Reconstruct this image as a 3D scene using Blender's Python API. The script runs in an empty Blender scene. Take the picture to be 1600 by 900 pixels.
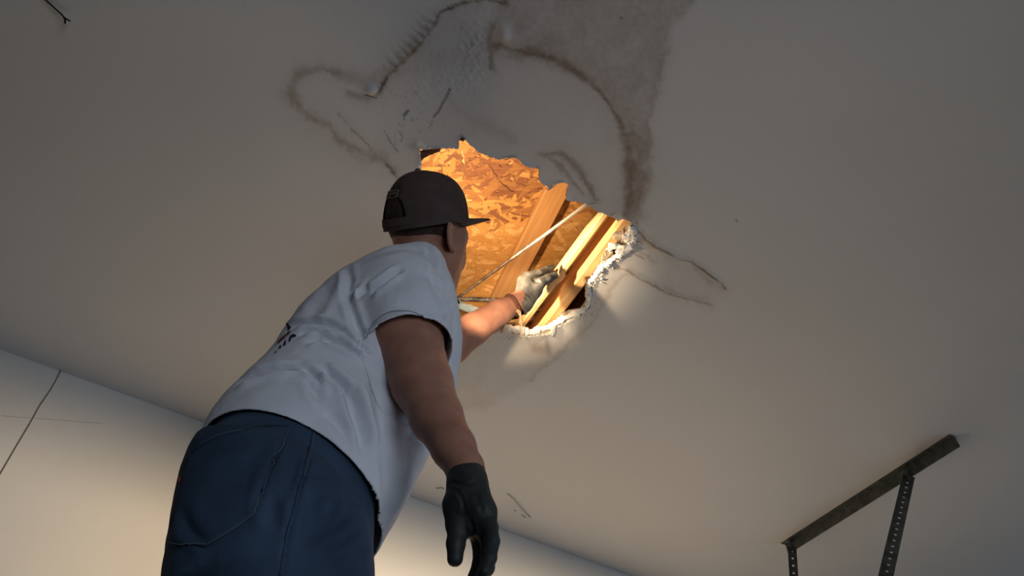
import bpy, bmesh, math, random
import numpy as np
from mathutils import Vector, Matrix
from mathutils.bvhtree import BVHTree

random.seed(7)
rng = np.random.default_rng(7)
S = bpy.context.scene
COL = S.collection

# ------------------------------------------------------------------ camera
FPX = 1155.0                       # focal length in pixels of the 1600 wide frame
PITCH = math.radians(47.5)
CAM = np.array([0.0, 0.0, 1.2])
CEIL = 2.85                        # ceiling height
sp, cp = math.sin(PITCH), math.cos(PITCH)
RX = np.array([1.0, 0, 0]); UY = np.array([0, -sp, cp]); FZ = np.array([0, cp, sp])
cam_d = bpy.data.cameras.new('camera'); cam = bpy.data.objects.new('camera', cam_d); COL.objects.link(cam)
cam_d.sensor_width = 36.0; cam_d.lens = 36.0 * FPX / 1600.0
cam_d.clip_start = 0.02
cam.location = CAM; cam.rotation_euler = (math.pi / 2 + PITCH, 0, 0)
S.camera = cam

# ------------------------------------------------------------------ world, exposure
w = bpy.data.worlds.new('world'); S.world = w; w.use_nodes = True
w.node_tree.nodes['Background'].inputs[0].default_value = (0.55, 0.62, 0.70, 1)
w.node_tree.nodes['Background'].inputs[1].default_value = 0.05
S.view_settings.view_transform = 'Standard'; S.view_settings.look = 'None'
S.view_settings.exposure = 0.10; S.view_settings.gamma = 1.0
S.cycles.use_denoising = True
S.cycles.max_bounces = 8

def V(a): return Vector((float(a[0]), float(a[1]), float(a[2])))
def c2w(p):                        # camera-frame metres (x right, y up, z depth) -> world
    p = np.asarray(p, float)
    return CAM + p[..., 0:1] * RX + p[..., 1:2] * UY + p[..., 2:3] * FZ
def w2c(p):
    q = np.asarray(p, float) - CAM
    return np.stack([q @ RX, q @ UY, q @ FZ], -1)
def C(px, py, d): return np.array([(px - 800) / FPX * d, (450 - py) / FPX * d, d])
def W(px, py, d): return c2w(C(px, py, d))
def Pz(px, py, z=CEIL):            # the point of a photo pixel's sight line at height z
    r = c2w(C(px, py, 1.0)) - CAM
    return CAM + r * ((z - CAM[2]) / r[2])
def topx(pw):
    q = w2c(pw)
    return np.stack([800 + FPX * q[..., 0] / q[..., 2], 450 - FPX * q[..., 1] / q[..., 2]], -1)

# ------------------------------------------------------------------ lights
def light(name, kind, loc, target, energy, color, **kw):
    d = bpy.data.lights.new(name, kind); d.energy = energy; d.color = color
    for k, v in kw.items(): setattr(d, k, v)
    o = bpy.data.objects.new(name, d); COL.objects.link(o)
    o.location = V(loc)
    o.rotation_euler = (V(target) - V(loc)).to_track_quat('-Z', 'Y').to_euler()
    return o
WU = np.array([math.sin(math.radians(55)), math.cos(math.radians(55)), 0])   # along the visible wall
WN = np.array([WU[1], -WU[0], 0])                                            # from that wall into the room
W0 = Pz(95, 580); W0 = np.array([W0[0], W0[1], 0.0])
def room(s, q, z): return W0 + WU * s + WN * q + np.array([0, 0, z])
# added cool area fill at the far right end; no door is modelled
light('added_right_fill', 'AREA', room(6.2, 3.6, 1.1), room(2.0, 2.2, 2.6), 33, (0.46, 0.72, 1.0), shape='RECTANGLE', size=3.2, size_y=1.9)
# added cool fill behind the camera to brighten the shirt; no opening there
light('added_back_fill', 'AREA', room(0.4, 5.3, 0.95), room(0.6, 1.2, 1.55), 8.5, (0.76, 0.86, 1.0), shape='RECTANGLE', size=1.6, size_y=1.7, spread=math.radians(75))
# added warm spot for the wall patch; an added slab cuts its upper edge
WL = room(2.0, 1.6, 0.3)
light('added_wall_spot', 'SPOT', WL, room(1.75, 0.0, 2.75), 640, (1.0, 0.80, 0.55), spot_size=math.radians(96), spot_blend=0.95, shadow_soft_size=0.028)
# added spots that brighten the hole, its right rim and the forearm
def oval(name, loc, tgt, roll, a, b, energy, color, blend):
    o = light(name, 'SPOT', loc, tgt, energy, color, spot_size=2 * math.atan(a), spot_blend=blend, shadow_soft_size=0.015)
    ax = (tgt - loc) / np.linalg.norm(tgt - loc)
    e1 = np.cross(ax, [0, 0, 1.0]); e1 /= np.linalg.norm(e1); e2 = np.cross(ax, e1)
    u = math.cos(roll) * e1 + math.sin(roll) * e2; v = -(-math.sin(roll) * e1 + math.cos(roll) * e2)
    m = Matrix.Identity(4)
    for k, c in enumerate((u, v * (b / a), -ax, loc)):
        for r_ in range(3): m[r_][k] = c[r_]
    o.matrix_world = m
    return ax
LAMP = np.array([-0.2268, 1.2490, 2.6866])
_a = oval('added_hole_spot', LAMP, np.array([-0.1488, 1.2883, 2.85]), 2.752, 1.10, .99, 19, (1.0, 0.70, 0.40), .12)
oval('added_rim_spot', LAMP, np.array([0.287, 1.56, CEIL + .085]), 0.0, .62, .19, 62, (1.0, 0.76, 0.48), .6)  # added beam to brighten the right rim and joist
LAMP3 = W(723, 467, 1.585)
_b = oval('added_forearm_spot', LAMP3, W(783, 484, 2.10), 0.0, .30, .20, 31, (1.0, 0.76, 0.48), .5)  # added beam to brighten the forearm

# ------------------------------------------------------------------ helpers
def mesh_obj(name, verts, faces, mat, parent=None, smooth=True):
    me = bpy.data.meshes.new(name)
    me.from_pydata([tuple(map(float, v)) for v in verts], [], [tuple(map(int, f)) for f in faces])
    me.update()
    if smooth: me.polygons.foreach_set('use_smooth', [True] * len(me.polygons))
    if mat: me.materials.append(mat)
    o = bpy.data.objects.new(name, me); COL.objects.link(o)
    if parent: o.parent = parent
    return o
def bm_obj(name, bm, mat, parent=None, smooth=False):
    me = bpy.data.meshes.new(name); bm.to_mesh(me); bm.free()
    if smooth: me.polygons.foreach_set('use_smooth', [True] * len(me.polygons))
    if mat: me.materials.append(mat)
    o = bpy.data.objects.new(name, me); COL.objects.link(o)
    if parent: o.parent = parent
    return o
def tag(o, label=None, cat=None, group=None, kind=None):
    if label: o['label'] = label
    if cat: o['category'] = cat
    if group: o['group'] = group
    if kind: o['kind'] = kind
    return o
def empty(name, loc, label, cat, group=None):
    o = bpy.data.objects.new(name, None); COL.objects.link(o); o.location = V(loc)
    o.empty_display_size = 0.1
    return tag(o, label, cat, group)
def under(child, root):            # parent without moving
    child.parent = root; child.matrix_parent_inverse = Matrix.Translation(root.location).inverted()
    return child

def tube(pts, r, n=8, cap=True):
    pts = [np.asarray(p, float) for p in pts]
    m = len(pts)
    rs = [r] * m if np.isscalar(r) else list(r)
    vs, fs = [], []
    ref = None
    for i in range(m):
        t = pts[min(i + 1, m - 1)] - pts[max(i - 1, 0)]
        t = t / (np.linalg.norm(t) + 1e-12)
        if ref is None:
            ref = np.cross(t, [0, 0, 1.0])
            if np.linalg.norm(ref) < 1e-3: ref = np.cross(t, [1.0, 0, 0])
        a = ref - t * (ref @ t); a /= np.linalg.norm(a) + 1e-12; ref = a
        b = np.cross(t, a)
        for k in range(n):
            th = 2 * math.pi * k / n
            vs.append(pts[i] + rs[i] * (math.cos(th) * a + math.sin(th) * b))
    for i in range(m - 1):
        for k in range(n):
            k2 = (k + 1) % n
            fs.append((i * n + k, i * n + k2, (i + 1) * n + k2, (i + 1) * n + k))
    if cap:
        fs.append(tuple(range(n - 1, -1, -1))); fs.append(tuple((m - 1) * n + k for k in range(n)))
    return vs, fs
def join(parts):
    vs, fs = [], []
    for v, f in parts:
        o = len(vs); vs.extend(v); fs.extend([tuple(i + o for i in q) for q in f])
    return vs, fs
def board(a, b, wdt, hgt, up=(0, 0, 1), jitter=0.0):
    """sawn board from a to b; up = direction of hgt; a slightly eased box with a few cross cuts"""
    a = np.asarray(a, float); b = np.asarray(b, float)
    t = b - a; t /= np.linalg.norm(t)
    up = np.asarray(up, float); up = up - t * (up @ t); up /= np.linalg.norm(up)
    s = np.cross(t, up)
    e = 0.004
    prof = [(-wdt/2+e, -hgt/2), (wdt/2-e, -hgt/2), (wdt/2, -hgt/2+e), (wdt/2, hgt/2-e), (wdt/2-e, hgt/2), (-wdt/2+e, hgt/2), (-wdt/2, hgt/2-e), (-wdt/2, -hgt/2+e)]
    vs, fs = [], []
    N = 7
    for i in range(N + 1):
        c = a + (b - a) * i / N
        j = rng.normal(0, jitter, 2) if jitter else (0, 0)
        for x, y in prof: vs.append(c + s * (x + j[0]) + up * (y + j[1]))
    n = len(prof)
    for i in range(N):
        for k in range(n):
            fs.append((i*n+k, i*n+(k+1) % n, (i+1)*n+(k+1) % n, (i+1)*n+k))
    fs.append(tuple(range(n-1, -1, -1))); fs.append(tuple(N*n+k for k in range(n)))
    return vs, fs

def vnoise(p, seed=0):             # smooth value noise for any dimension, about -1..1
    p = np.asarray(p, float); D = p.shape[-1]
    i = np.floor(p).astype(np.int64); f = p - i; f = f * f * (3 - 2 * f)
    out = 0
    for c in range(2 ** D):
        o = np.array([(c >> k) & 1 for k in range(D)])
        q = i + o
        h = seed * 7919 + 12345
        for k in range(D): h = (h ^ (q[..., k] * [73856093, 19349663, 83492791][k])) * 1103515245 + 12345
        h = (h ^ (h >> 13)) * 1274126177
        v = ((h >> 8) & 0xffff) / 32767.5 - 1
        wgt = np.prod(np.where(o == 1, f, 1 - f), -1)
        out = out + v * wgt
    return out
def fbm(p, octv=4, seed=0):
    a, s, o = 1.0, 0.0, 0.0
    p = np.asarray(p, float)
    for k in range(octv):
        o = o + a * vnoise(p * 2 ** k, seed + k); s += a; a *= 0.5
    return o / s
def polydist(P, pts):              # distance of P (N,2) to a polyline, and signed side of the nearest segment, and param
    P = np.asarray(P, float); pts = np.asarray(pts, float)
    best = np.full(len(P), 1e9); side = np.zeros(len(P)); par = np.zeros(len(P)); L = 0
    for a, b in zip(pts[:-1], pts[1:]):
        ab = b - a; l2 = ab @ ab + 1e-12
        t = np.clip(((P - a) @ ab) / l2, 0, 1)
        d = np.hypot(P[:, 0] - a[0] - t * ab[0], P[:, 1] - a[1] - t * ab[1])
        m = d < best
        best[m] = d[m]
        side[m] = np.sign((P[m, 0] - a[0]) * ab[1] - (P[m, 1] - a[1]) * ab[0])
        par[m] = L + t[m] * math.sqrt(l2); L += math.sqrt(l2)
    return best, side, par / max(L, 1e-9)
def inpoly(P, poly):
    P = np.asarray(P, float); ins = np.zeros(len(P), bool)
    n = len(poly)
    for i in range(n):
        x1, y1 = poly[i][0], poly[i][1]; x2, y2 = poly[(i+1) % n][0], poly[(i+1) % n][1]
        if y1 == y2: continue
        c = ((y1 > P[:, 1]) != (y2 > P[:, 1])) & (P[:, 0] < (x2 - x1) * (P[:, 1] - y1) / (y2 - y1) + x1)
        ins ^= c
    return ins
def smooth_line(pts, n=6):         # Catmull-Rom through points of any dimension
    pts = [np.asarray(p, float) for p in pts]
    P = [2 * pts[0] - pts[1]] + pts + [2 * pts[-1] - pts[-2]]
    out = []
    for i in range(1, len(P) - 2):
        for k in range(n):
            t = k / n
            out.append(0.5 * ((2*P[i]) + (-P[i-1]+P[i+1])*t + (2*P[i-1]-5*P[i]+4*P[i+1]-P[i+2])*t*t + (-P[i-1]+3*P[i]-3*P[i+1]+P[i+2])*t**3))
    out.append(pts[-1])
    return out

# signed distance shapes, all in camera-frame metres
def smin(a, b, k):
    h = np.clip(0.5 + 0.5 * (b - a) / k, 0, 1)
    return b * (1 - h) + a * h - k * h * (1 - h)
def cone(P, a, b, ra, rb):         # tapered limb between two joints
    a = np.asarray(a); b = np.asarray(b); ab = b - a
    t = np.clip((P - a) @ ab / (ab @ ab), 0, 1)
    return np.linalg.norm(P - a - t[..., None] * ab, axis=-1) - (ra + (rb - ra) * t)
def chain(P, pts, k=0.01):
    d = None
    for (a, ra), (b, rb) in zip(pts[:-1], pts[1:]):
        e = cone(P, a, b, ra, rb)
        d = e if d is None else smin(d, e, k)
    return d
def ellip(P, c, r, ax=None):
    q = P - np.asarray(c)
    if ax is not None: q = q @ np.asarray(ax).T
    r = np.asarray(r)
    k0 = np.linalg.norm(q / r, axis=-1); k1 = np.linalg.norm(q / (r * r), axis=-1)
    return k0 * (k0 - 1) / np.maximum(k1, 1e-9)
def nets(f, lo, hi, h, fine=None): # naive surface nets; fine = (lo, hi, h) of a denser zone
    lo = np.asarray(lo, float); hi = np.asarray(hi, float)
    axs = []
    for i in range(3):
        if fine is None: axs.append(lo[i] + h * np.arange(int(np.ceil((hi[i] - lo[i]) / h)) + 1)); continue
        a, b, hf_ = max(fine[0][i], lo[i]), min(fine[1][i], hi[i]), fine[2]
        def seg(p, q_, st): return np.linspace(p, q_, max(2, int(np.ceil((q_ - p) / st)) + 1))[:-1] if q_ - p > 1e-6 else np.array([])
        axs.append(np.concatenate([seg(lo[i], a, h), seg(a, b, hf_), seg(b, hi[i], h), [hi[i]]]))
    gx, gy, gz = axs; n = np.array([len(a) for a in axs])
    G = np.stack(np.meshgrid(gx, gy, gz, indexing='ij'), -1)
    F = np.empty(tuple(n))
    for i in range(n[0]): F[i] = f(G[i].reshape(-1, 3)).reshape(n[1], n[2])
    ins = F < 0
    cnt = sum(ins[i:n[0]-1+i, j:n[1]-1+j, k:n[2]-1+k].astype(np.int8) for i in (0, 1) for j in (0, 1) for k in (0, 1))
    act = (cnt > 0) & (cnt < 8)
    I = np.argwhere(act); idx = np.full(act.shape, -1); idx[act] = np.arange(len(I))
    acc = np.zeros((len(I), 3)); num = np.zeros(len(I))
    cs = [(i, j, k) for i in (0, 1) for j in (0, 1) for k in (0, 1)]
    for c in cs:
        for ax in range(3):
            if c[ax]: continue
            e = list(c); e[ax] = 1
            fa = F[I[:, 0]+c[0], I[:, 1]+c[1], I[:, 2]+c[2]]; fb = F[I[:, 0]+e[0], I[:, 1]+e[1], I[:, 2]+e[2]]
            m = (fa < 0) != (fb < 0)
            t = fa[m] / (fa[m] - fb[m])
            p = np.tile(np.array(c, float), (m.sum(), 1)); p[:, ax] += t
            acc[m] += p; num[m] += 1
    fr = I + acc / num[:, None]
    verts = np.stack([np.interp(fr[:, i], np.arange(n[i]), axs[i]) for i in range(3)], 1)
    quads = []
    for ax in range(3):
        o1, o2 = [(1, 2), (2, 0), (0, 1)][ax]
        A = np.take(ins, range(0, n[ax]-1), ax); B = np.take(ins, range(1, n[ax]), ax)
        E = np.argwhere(A != B)
        E = E[(E[:, o1] > 0) & (E[:, o2] > 0) & (E[:, o1] < n[o1]-1) & (E[:, o2] < n[o2]-1)]
        def cell(d1, d2):
            q = E.copy(); q[:, o1] -= d1; q[:, o2] -= d2
            return idx[q[:, 0], q[:, 1], q[:, 2]]
        q = np.stack([cell(1, 1), cell(0, 1), cell(0, 0), cell(1, 0)], 1)
        fl = ~ins[E[:, 0], E[:, 1], E[:, 2]]
        q[fl] = q[fl][:, ::-1]
        quads.append(q)
    return verts, np.concatenate(quads)
def normals(v, q):
    n = np.cross(v[q[:, 2]] - v[q[:, 0]], v[q[:, 3]] - v[q[:, 1]])
    out = np.zeros_like(v)
    for k in range(4): np.add.at(out, q[:, k], n)
    return out / (np.linalg.norm(out, axis=1, keepdims=True) + 1e-12)
def relax(v, q, it=2, lam=0.5):
    for _ in range(it):
        s = np.zeros_like(v); c = np.zeros(len(v))
        for k in range(4):
            a, b = q[:, k], q[:, (k+1) % 4]
            np.add.at(s, a, v[b]); np.add.at(c, a, 1); np.add.at(s, b, v[a]); np.add.at(c, b, 1)
        v = v + lam * (s / np.maximum(c, 1)[:, None] - v)
    return v
def cut(v, q, s, nrm, sel=None, lim=9.0):   # drop what lies beyond s > 0, settle the rim on the cut plane
    m = s > 0
    if sel is not None: m = m & sel
    keep = ~m[q].all(1)
    q = q[keep]
    used = np.zeros(len(v), bool); used[q] = True
    mv = used & m & (s < lim)
    v = v.copy(); v[mv] -= s[mv][:, None] * nrm
    new = np.cumsum(used) - 1
    return v[used], new[q], used
def smooth_rim(v, q, it=8):        # even out open rims along themselves
    e = np.concatenate([q[:, [k, (k+1) % 4]] for k in range(4)]); es = np.sort(e, 1)
    u, c = np.unique(es, axis=0, return_counts=True); u = u[c == 1]
    v = v.copy()
    for _ in range(it):
        s = np.zeros_like(v); n = np.zeros(len(v))
        for a, b in ((0, 1), (1, 0)): np.add.at(s, u[:, a], v[u[:, b]]); np.add.at(n, u[:, a], 1)
        m = n == 2; v[m] = .5 * v[m] + .5 * s[m] / 2
    return v
def camproj(v): return np.stack([800 + FPX * v[:, 0] / v[:, 2], 450 - FPX * v[:, 1] / v[:, 2]], -1)
def wrinkle(v, q, strokes, facing=0.15):
    """strokes: (pixel polyline, width px, depth m [+ = furrow])"""
    n = normals(v, q)
    view = v / np.linalg.norm(v, axis=1, keepdims=True)
    fr = np.clip((-(n * view).sum(1) - facing) / 0.25, 0, 1)
    px = camproj(v); disp = np.zeros(len(v))
    for pts, wd, dep in strokes:
        P = np.array(smooth_line(pts, 5))
        lo, hi = P.min(0) - 5 * wd, P.max(0) + 5 * wd
        m = ((px > lo) & (px < hi)).all(1)
        if not m.any(): continue
        d, sd, t = polydist(px[m], P)
        fade = np.clip(np.sin(np.pi * np.clip(t, 0.02, 0.98)) * 1.6, 0, 1)
        x = d / wd
        disp[m] += -dep * fade * (np.exp(-x * x) - 0.55 * np.exp(-((x - 1.9) / 0.9) ** 2))
    return v + n * (disp * fr)[:, None]

# ------------------------------------------------------------------ materials
def mat(name, color=(0.5, 0.5, 0.5), rough=0.8, spec=0.3, metal=0.0):
    m = bpy.data.materials.new(name); m.use_nodes = True
    b = m.node_tree.nodes['Principled BSDF']
    b.inputs['Base Color'].default_value = (*color, 1); b.inputs['Roughness'].default_value = rough
    b.inputs['Specular IOR Level'].default_value = spec; b.inputs['Metallic'].default_value = metal
    return m
def N(m, kind, **inp):
    n = m.node_tree.nodes.new(kind)
    for k, v in inp.items():
        k2 = k.replace('_', ' ')
        if k2 in n.inputs: n.inputs[k2].default_value = v
        else: setattr(n, k, v)
    return n
def L(m, a, b): m.node_tree.links.new(a, b)
def bsdf(m): return m.node_tree.nodes['Principled BSDF']
def noise_color(m, c1, c2, scale=5, detail=6, stretch=None, coords='Object', lo=0.35, hi=0.65, bump=0.0, dist=0.02, rough=0.55):
    tc = N(m, 'ShaderNodeTexCoord'); mp = N(m, 'ShaderNodeMapping')
    if stretch: mp.inputs['Scale'].default_value = stretch
    L(m, tc.outputs[coords], mp.inputs['Vector'])
    nz = N(m, 'ShaderNodeTexNoise', Scale=scale, Detail=detail, Roughness=rough); L(m, mp.outputs[0], nz.inputs['Vector'])
    rp = N(m, 'ShaderNodeValToRGB'); L(m, nz.outputs['Fac'], rp.inputs['Fac'])
    rp.color_ramp.elements[0].position = lo; rp.color_ramp.elements[0].color = (*c1, 1)
    rp.color_ramp.elements[1].position = hi; rp.color_ramp.elements[1].color = (*c2, 1)
    L(m, rp.outputs['Color'], bsdf(m).inputs['Base Color'])
    if bump:
        bp = N(m, 'ShaderNodeBump', Strength=bump, Distance=dist); L(m, nz.outputs['Fac'], bp.inputs['Height'])
        L(m, bp.outputs[0], bsdf(m).inputs['Normal'])
    return rp, nz, mp
PAINT = (0.66, 0.648, 0.64)
M_paint = mat('ceiling paint', PAINT, 0.9, 0.2)
def paint_nodes(m):
    at = N(m, 'ShaderNodeAttribute', attribute_name='marks')
    sep = N(m, 'ShaderNodeSeparateColor'); L(m, at.outputs['Color'], sep.inputs[0])
    tc = N(m, 'ShaderNodeTexCoord')
    nz = N(m, 'ShaderNodeTexNoise', Scale=1.1, Detail=4, Roughness=0.5); L(m, tc.outputs['Object'], nz.inputs['Vector'])
    r0 = N(m, 'ShaderNodeValToRGB'); L(m, nz.outputs['Fac'], r0.inputs['Fac'])
    r0.color_ramp.elements[0].position = 0.3; r0.color_ramp.elements[0].color = (PAINT[0]*0.93, PAINT[1]*0.93, PAINT[2]*0.93, 1)
    r0.color_ramp.elements[1].position = 0.7; r0.color_ramp.elements[1].color = (*PAINT, 1)
    def mix(prev, fac, col):
        x = N(m, 'ShaderNodeMix', data_type='RGBA')
        L(m, fac, x.inputs[0]); L(m, prev, x.inputs[6]); x.inputs[7].default_value = (*col, 1)
        return x.outputs[2]
    c = mix(r0.outputs['Color'], sep.outputs[0], (0.20, 0.125, 0.075))
    c = mix(c, sep.outputs[2], (0.80, 0.77, 0.72))
    c = mix(c, sep.outputs[1], (0.035, 0.025, 0.02))
    L(m, c, bsdf(m).inputs['Base Color'])
    n2 = N(m, 'ShaderNodeTexNoise', Scale=140, Detail=3); L(m, tc.outputs['Object'], n2.inputs['Vector'])
    bp = N(m, 'ShaderNodeBump', Strength=0.10, Distance=0.004); L(m, n2.outputs['Fac'], bp.inputs['Height'])
    L(m, bp.outputs[0], bsdf(m).inputs['Normal'])
paint_nodes(M_paint)
M_wall = mat('wall paint', (0.62, 0.59, 0.55), 0.9, 0.2); noise_color(M_wall, (0.58, 0.55, 0.51), (0.63, 0.60, 0.56), 1.5, 4)
M_seam = mat('joint line', (0.16, 0.13, 0.10), 0.95, 0.1)
M_faint_line = mat('faint wall line', (0.44, 0.41, 0.37), 0.95, 0.1)
M_floor = mat('concrete', (0.3, 0.29, 0.28), 0.8, 0.3); noise_color(M_floor, (0.06, 0.058, 0.056), (0.10, 0.097, 0.094), 3, 6)
M_wall2 = mat('bare block wall', (0.22, 0.22, 0.22), 0.95, 0.2); noise_color(M_wall2, (0.10, 0.10, 0.10), (0.15, 0.15, 0.15), 4, 5)
M_gyps = mat('gypsum core', (0.86, 0.84, 0.80), 0.95, 0.1); noise_color(M_gyps, (0.70, 0.66, 0.58), (0.90, 0.88, 0.84), 60, 4, lo=0.3, hi=0.5, bump=0.5, dist=0.004)
M_paper = mat('torn facing paper', (0.36, 0.27, 0.19), 0.95, 0.1); noise_color(M_paper, (0.26, 0.18, 0.12), (0.45, 0.36, 0.27), 40, 4)
M_soaked = mat('soaked paper', (0.16, 0.07, 0.04), 0.8, 0.2)
def wood(name, c1, c2, axis, scale=14):
    m = mat(name, c1, 0.65, 0.25)
    tc = N(m, 'ShaderNodeTexCoord'); 
    # grain runs along the board: rotate so that x is the board's length
    mp = N(m, 'ShaderNodeMapping'); ang = math.atan2(axis[1], axis[0]); mp.inputs['Rotation'].default_value = (0, 0, -ang)
    L(m, tc.outputs['Object'], mp.inputs['Vector'])
    mp2 = N(m, 'ShaderNodeMapping'); mp2.inputs['Scale'].default_value = (1.6, 34, 34); L(m, mp.outputs[0], mp2.inputs['Vector'])
    nz = N(m, 'ShaderNodeTexNoise', Scale=2.2, Detail=6, Roughness=0.6, Distortion=0.6); L(m, mp2.outputs[0], nz.inputs['Vector'])
    rp = N(m, 'ShaderNodeValToRGB'); L(m, nz.outputs['Fac'], rp.inputs['Fac'])
    rp.color_ramp.elements[0].position = 0.36; rp.color_ramp.elements[0].color = (*c2, 1)
    rp.color_ramp.elements[1].position = 0.62; rp.color_ramp.elements[1].color = (*c1, 1)
    L(m, rp.outputs['Color'], bsdf(m).inputs['Base Color'])
    bp = N(m, 'ShaderNodeBump', Strength=0.25, Distance=0.003); L(m, nz.outputs['Fac'], bp.inputs['Height']); L(m, bp.outputs[0], bsdf(m).inputs['Normal'])
    return m
M_osb = mat('strand board core', (0.50, 0.27, 0.10), 0.75, 0.2); noise_color(M_osb, (0.40, 0.20, 0.07), (0.58, 0.33, 0.13), 25, 5, bump=0.4, dist=0.004)
def strand_mat(name, c1, c2):
    m = mat(name, c1, 0.65, 0.25)
    oi = N(m, 'ShaderNodeTexCoord'); 
    mp = N(m, 'ShaderNodeMapping'); mp.inputs['Scale'].default_value = (8, 90, 8); L(m, oi.outputs['Object'], mp.inputs['Vector'])
    nz = N(m, 'ShaderNodeTexNoise', Scale=2.0, Detail=4); L(m, mp.outputs[0], nz.inputs['Vector'])
    rp = N(m, 'ShaderNodeValToRGB'); L(m, nz.outputs['Fac'], rp.inputs['Fac'])
    rp.color_ramp.elements[0].position = 0.35; rp.color_ramp.elements[0].color = (*c2, 1)
    rp.color_ramp.elements[1].position = 0.65; rp.color_ramp.elements[1].color = (*c1, 1)
    L(m, rp.outputs['Color'], bsdf(m).inputs['Base Color'])
    return m
M_str = [strand_mat('strand light', (0.68, 0.40, 0.165), (0.58, 0.32, 0.12)), strand_mat('strand honey', (0.54, 0.28, 0.09), (0.47, 0.235, 0.07)),
         strand_mat('strand amber', (0.49, 0.24, 0.07), (0.43, 0.205, 0.058)), strand_mat('strand brown', (0.35, 0.16, 0.055), (0.27, 0.12, 0.04)),
         strand_mat('strand wet', (0.26, 0.105, 0.045), (0.17, 0.065, 0.03))]
M_skin = mat('skin', (0.36, 0.185, 0.115), 0.55, 0.35)
noise_color(M_skin, (0.31, 0.138, 0.09), (0.40, 0.195, 0.13), 30, 5, lo=0.3, hi=0.7, bump=0.12, dist=0.002)
bsdf(M_skin).inputs['Subsurface Weight'].default_value = 0.08
bsdf(M_skin).inputs['Subsurface Radius'].default_value = (0.01, 0.004, 0.002)
M_shirt = mat('white cotton', (0.60, 0.60, 0.63), 0.95, 0.1)
noise_color(M_shirt, (0.60, 0.605, 0.65), (0.68, 0.685, 0.73), 9, 5, bump=0.0)
def fine_bump(m, scale, strength, dist=0.001, stretch=None):
    tc = N(m, 'ShaderNodeTexCoord'); mp = N(m, 'ShaderNodeMapping')
    if stretch: mp.inputs['Scale'].default_value = stretch
    L(m, tc.outputs['Object'], mp.inputs['Vector'])
    nz = N(m, 'ShaderNodeTexNoise', Scale=scale, Detail=3); L(m, mp.outputs[0], nz.inputs['Vector'])
    bp = N(m, 'ShaderNodeBump', Strength=strength, Distance=dist); L(m, nz.outputs['Fac'], bp.inputs['Height']); L(m, bp.outputs[0], bsdf(m).inputs['Normal'])
fine_bump(M_shirt, 260, 0.35, 0.002)
M_thread_w = mat('shirt seam', (0.26, 0.26, 0.29), 0.95, 0.1)
M_jean = mat('dark denim', (0.02, 0.035, 0.07), 0.9, 0.2)
noise_color(M_jean, (0.018, 0.032, 0.055), (0.045, 0.078, 0.13), 5, 6, lo=0.35, hi=0.7); fine_bump(M_jean, 400, 0.4, 0.002)
M_stitch = mat('denim thread', (0.085, 0.10, 0.125), 0.9, 0.2)
M_copper = mat('copper rivet', (0.35, 0.13, 0.08), 0.5, 0.5, 0.6)
M_redtab = mat('red tab', (0.20, 0.03, 0.03), 0.8, 0.2)
M_cap = mat('brown cap cloth', (0.040, 0.030, 0.027), 0.9, 0.15); noise_color(M_cap, (0.066, 0.045, 0.038), (0.088, 0.062, 0.054), 20, 4); fine_bump(M_cap, 350, 0.4, 0.002)
M_capin = mat('cap lining', (0.012, 0.010, 0.010), 0.95, 0.1)
M_patch = mat('tan patch thread', (0.30, 0.25, 0.17), 0.8, 0.2)
M_hair = mat('cropped dark hair', (0.03, 0.018, 0.013), 0.8, 0.3); noise_color(M_hair, (0.02, 0.012, 0.009), (0.06, 0.035, 0.025), 200, 3)
M_glove = mat('black nitrile', (0.012, 0.014, 0.014), 0.6, 0.35); noise_color(M_glove, (0.012, 0.0145, 0.014), (0.026, 0.029, 0.027), 30, 4, bump=0.25, dist=0.003)
M_glove_glare = mat('black nitrile with painted glare', (0.15, 0.14, 0.125), 0.5, 0.5); noise_color(M_glove_glare, (0.045, 0.042, 0.038), (0.105, 0.098, 0.088), 40, 4, bump=0.3, dist=0.003)  # lighter copy of the black glove; its glare is put into the colour
M_band = mat('brown cord', (0.12, 0.05, 0.03), 0.8, 0.2)
M_tassel = mat('pale cord end', (0.55, 0.35, 0.22), 0.8, 0.2)
M_navy = mat('navy print', (0.012, 0.016, 0.04), 0.9, 0.1)
M_red = mat('red print', (0.20, 0.035, 0.03), 0.9, 0.1)
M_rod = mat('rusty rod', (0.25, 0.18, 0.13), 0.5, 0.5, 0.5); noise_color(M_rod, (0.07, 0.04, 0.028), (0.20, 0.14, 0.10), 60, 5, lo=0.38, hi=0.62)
def rod_tone(m):                  # rust low down, paler towards the far end
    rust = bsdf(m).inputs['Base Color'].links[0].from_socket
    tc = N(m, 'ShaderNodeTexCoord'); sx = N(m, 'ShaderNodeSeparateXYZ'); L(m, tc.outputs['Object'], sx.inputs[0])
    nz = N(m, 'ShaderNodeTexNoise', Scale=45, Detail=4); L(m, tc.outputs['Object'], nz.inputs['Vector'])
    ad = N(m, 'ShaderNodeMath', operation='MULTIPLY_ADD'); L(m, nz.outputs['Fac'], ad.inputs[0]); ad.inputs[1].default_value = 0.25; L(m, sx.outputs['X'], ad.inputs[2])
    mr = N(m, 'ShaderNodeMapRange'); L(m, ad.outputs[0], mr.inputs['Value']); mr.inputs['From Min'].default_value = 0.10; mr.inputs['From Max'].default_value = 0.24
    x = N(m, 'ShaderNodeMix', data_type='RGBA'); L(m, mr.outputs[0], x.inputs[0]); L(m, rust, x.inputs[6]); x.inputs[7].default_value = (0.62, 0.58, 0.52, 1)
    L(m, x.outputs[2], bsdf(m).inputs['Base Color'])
rod_tone(M_rod)
M_pipe = mat('speckled pipe', (0.15, 0.13, 0.11), 0.5, 0.4, 0.3); noise_color(M_pipe, (0.06, 0.05, 0.045), (0.30, 0.27, 0.24), 90, 4, lo=0.5, hi=0.72)
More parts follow.
